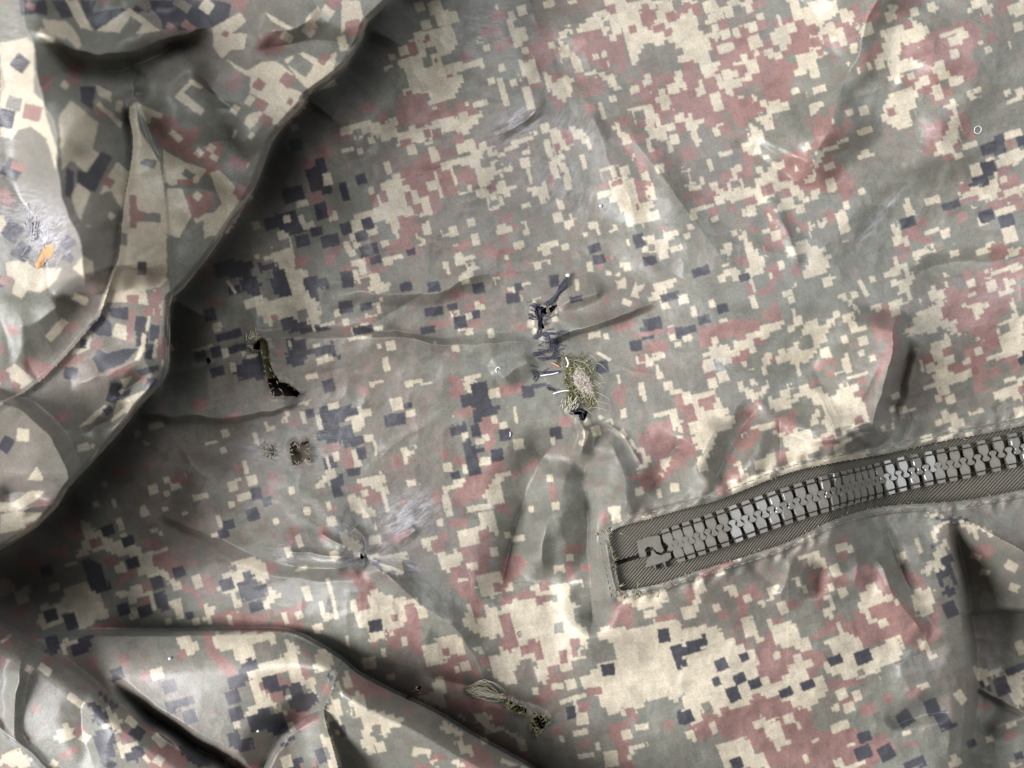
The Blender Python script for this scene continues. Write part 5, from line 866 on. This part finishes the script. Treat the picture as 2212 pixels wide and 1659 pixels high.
def pitch(x): return np.interp(x, [1400, 1480, 1560, 1700, 1770, 1800, 1820, 1870, 1890, 1930, 1985, 2010, 2060, 2100, 2250], [21, 22.5, 27, 28, 25, 19, 14.5, 14.5, 22, 28, 30, 27, 27, 33, 34])
x = 1449.0; k = 0
while x < 2330:
    place_tooth(x, k % 2 == 0); x += pitch(x)/2; k += 1
# bottom stop: two interlocking blocks
def zz4(x, y): return 1261.8+x*.2645, 877.8+y*.2645
def block(pts, name, parent):
    p = [zz4(*q) for q in pts]; v, f = prism([(a, -b) for a, b in p], 0, 9, 11.5, 1.3); n = len(p)
    vv = []
    for (a, b, z) in v: 
        vv.append(W(np.float64(a), np.float64(-b), np.float64(np.interp(a, gx, zrow)-6+z)))
    return link(name, pymesh(name, vv, f, False), M_tooth, parent)
block([(430, 1095), (520, 1062), (600, 1050), (622, 1060), (630, 1120), (655, 1175), (632, 1200), (590, 1186), (560, 1152), (520, 1148), (498, 1172), (512, 1206), (505, 1230), (455, 1236), (440, 1180)], 'zipper_stop', tape_u)
block([(515, 1238), (548, 1214), (545, 1178), (566, 1172), (590, 1202), (630, 1214), (668, 1196), (706, 1192), (716, 1236), (690, 1262), (600, 1292), (500, 1322)], 'zipper_stop', tape_l)
for (a, b) in [((560, 1300), (590, 1335)), ((640, 1275), (668, 1318))]:
    block([a, (a[0]+24, a[1]-8), (b[0]+4, b[1]-8), b], 'zipper_stop', tape_l)
# dark slot below the tape ends
v = []; xs = np.arange(1300, 1392, 6.0)
for x in xs:
    for o in (-14, 14): v.append(W(np.float64(x), np.float64(curve_at(zc, x)+o), np.float64(np.interp(x, gx, zrow)-26)))
link('pocket_lining', pymesh('pocket_lining', v, [(2*i, 2*i+1, 2*i+3, 2*i+2) for i in range(len(xs)-1)]), M_dark, jacket)
# frayed cut edge and stitches of the zip opening
tb = Tubes(); tp = Tubes()
for curve, sgn in ((zup, -1), (zlo, 1)):
    x = 1318
    while x < 2212:
        y = curve_at(curve, x)
        for rep in range(1 if vnoise(np.float64(x), np.float64(y), 30, 131) > 0.02 else 0):
            l = random.uniform(3, 9); a = random.uniform(-1.2, 1.2); yy = y+sgn*random.uniform(-2, 9)
            tb.add([onA(x+math.sin(a)*l*u, yy-sgn*math.cos(a)*l*u*0.7, 2+3*math.sin(u*2.6)) for u in (0, .5, 1)], random.uniform(.6, 1.1), 0.4, 4)
        x += random.uniform(5, 16)
for k in range(24):
    t = random.random(); x, y = 1313+28*t, 1150+126*t; a = random.uniform(0, 6.28); l = random.uniform(4, 14)
    tb.add([onA(x+math.cos(a)*l*u, y+math.sin(a)*l*u, 3+3*math.sin(u*2.6)) for u in (0, .5, 1)], random.uniform(.6, 1.1), 0.4, 4)
for k in range(34):
    x, y = random.choice([(1338, 1288), (1400, 1282), (1312, 1150), (1370, 1286)]); x += random.gauss(0, 16); y += random.gauss(0, 5); a = random.uniform(0, 6.28); l = random.uniform(4, 15)
    tb.add([onA(x+math.cos(a)*l*u, y+math.sin(a)*l*u, 3+3*math.sin(u*2.6)) for u in (0, .5, 1)], random.uniform(.7, 1.2), 0.4, 4)
tb.build('frayed_seam_edge', M_tan, jacket)
stitch_n = 0
for curve, off in ((zup, -15), (zlo, 15)):
    x = 1345
    while x < 2212:
        y0, y1 = curve_at(curve, x)+off, curve_at(curve, x+11)+off
        tp.add([onA(x, y0, -0.6), onA(x+4, y0+(y1-y0)*.35, 0.7), onA(x+8, y0+(y1-y0)*.7, 0.7), onA(x+12, y1, -0.6)], 1.1, 1.1, 5); x += 16
for t in np.arange(0, 1, .11):
    x, y = 1294+24*t, 1160+122*t; tp.add([onA(x, y, .2), onA(x+1, y+4, 2.2), onA(x+2, y+8, .2)], 1.2, 1.2, 5)
tp.build('stitching', M_stitch, jacket)

# lint lying on the cloth
def lint(pts, r, label, h=2.5, surf=onA):
    o = thread('lint_hair', M_white, pts, r, None, surf, h); o['label'] = label; o['category'] = 'lint'; return o
lint([(1073, 805), (1071, 799), (1075, 793), (1081, 796)], 0.9, 'tiny white curl of lint left of the mended tear')
cx, cy = zt('20', [(191.3, 84.3)])[0]
lint([(cx-8, cy+3), (cx-6, cy-5), (cx+1, cy-9), (cx+7, cy-5), (cx+6, cy+3), (cx-1, cy+8), (cx-8, cy+4)], 0.65, 'small white ring of lint near the right edge, upper half')
cx, cy = zt('11', [(109.5, 115.5)])[0]
lint([(cx-1, cy-5), (cx, cy), (cx-1, cy+5)], 1.1, 'short white lint fleck beside a dark print square below the mended tear')
cx, cy = zt('12', [(115, 79)])[0]
o = lint([(cx+1, cy-6), (cx-3, cy-1), (cx+1, cy+3), (cx-1, cy+8)], 0.9, 'short dark hair on the tan print left of the zip end'); o.data.materials.clear(); o.data.materials.append(M_navy)
b = blob('lint_speck', M_white, onA(*zt('10', [(168, 133.5)])[0], 3), 3.4, None); b['label'] = 'bright white speck of lint on the green print at upper centre'; b['category'] = 'lint'
b = blob('lint_speck', M_white, onA(*zt('02', [(110, 95)])[0], 2), 3.4, None); b['label'] = 'white lint speck on the green lower left fold'; b['category'] = 'lint'
b = blob('lint_speck', M_white, onA(*zt('02', [(167, 142)])[0], 2), 3.0, None); b['label'] = 'white lint speck on a dark print block of the lower fold'; b['category'] = 'lint'
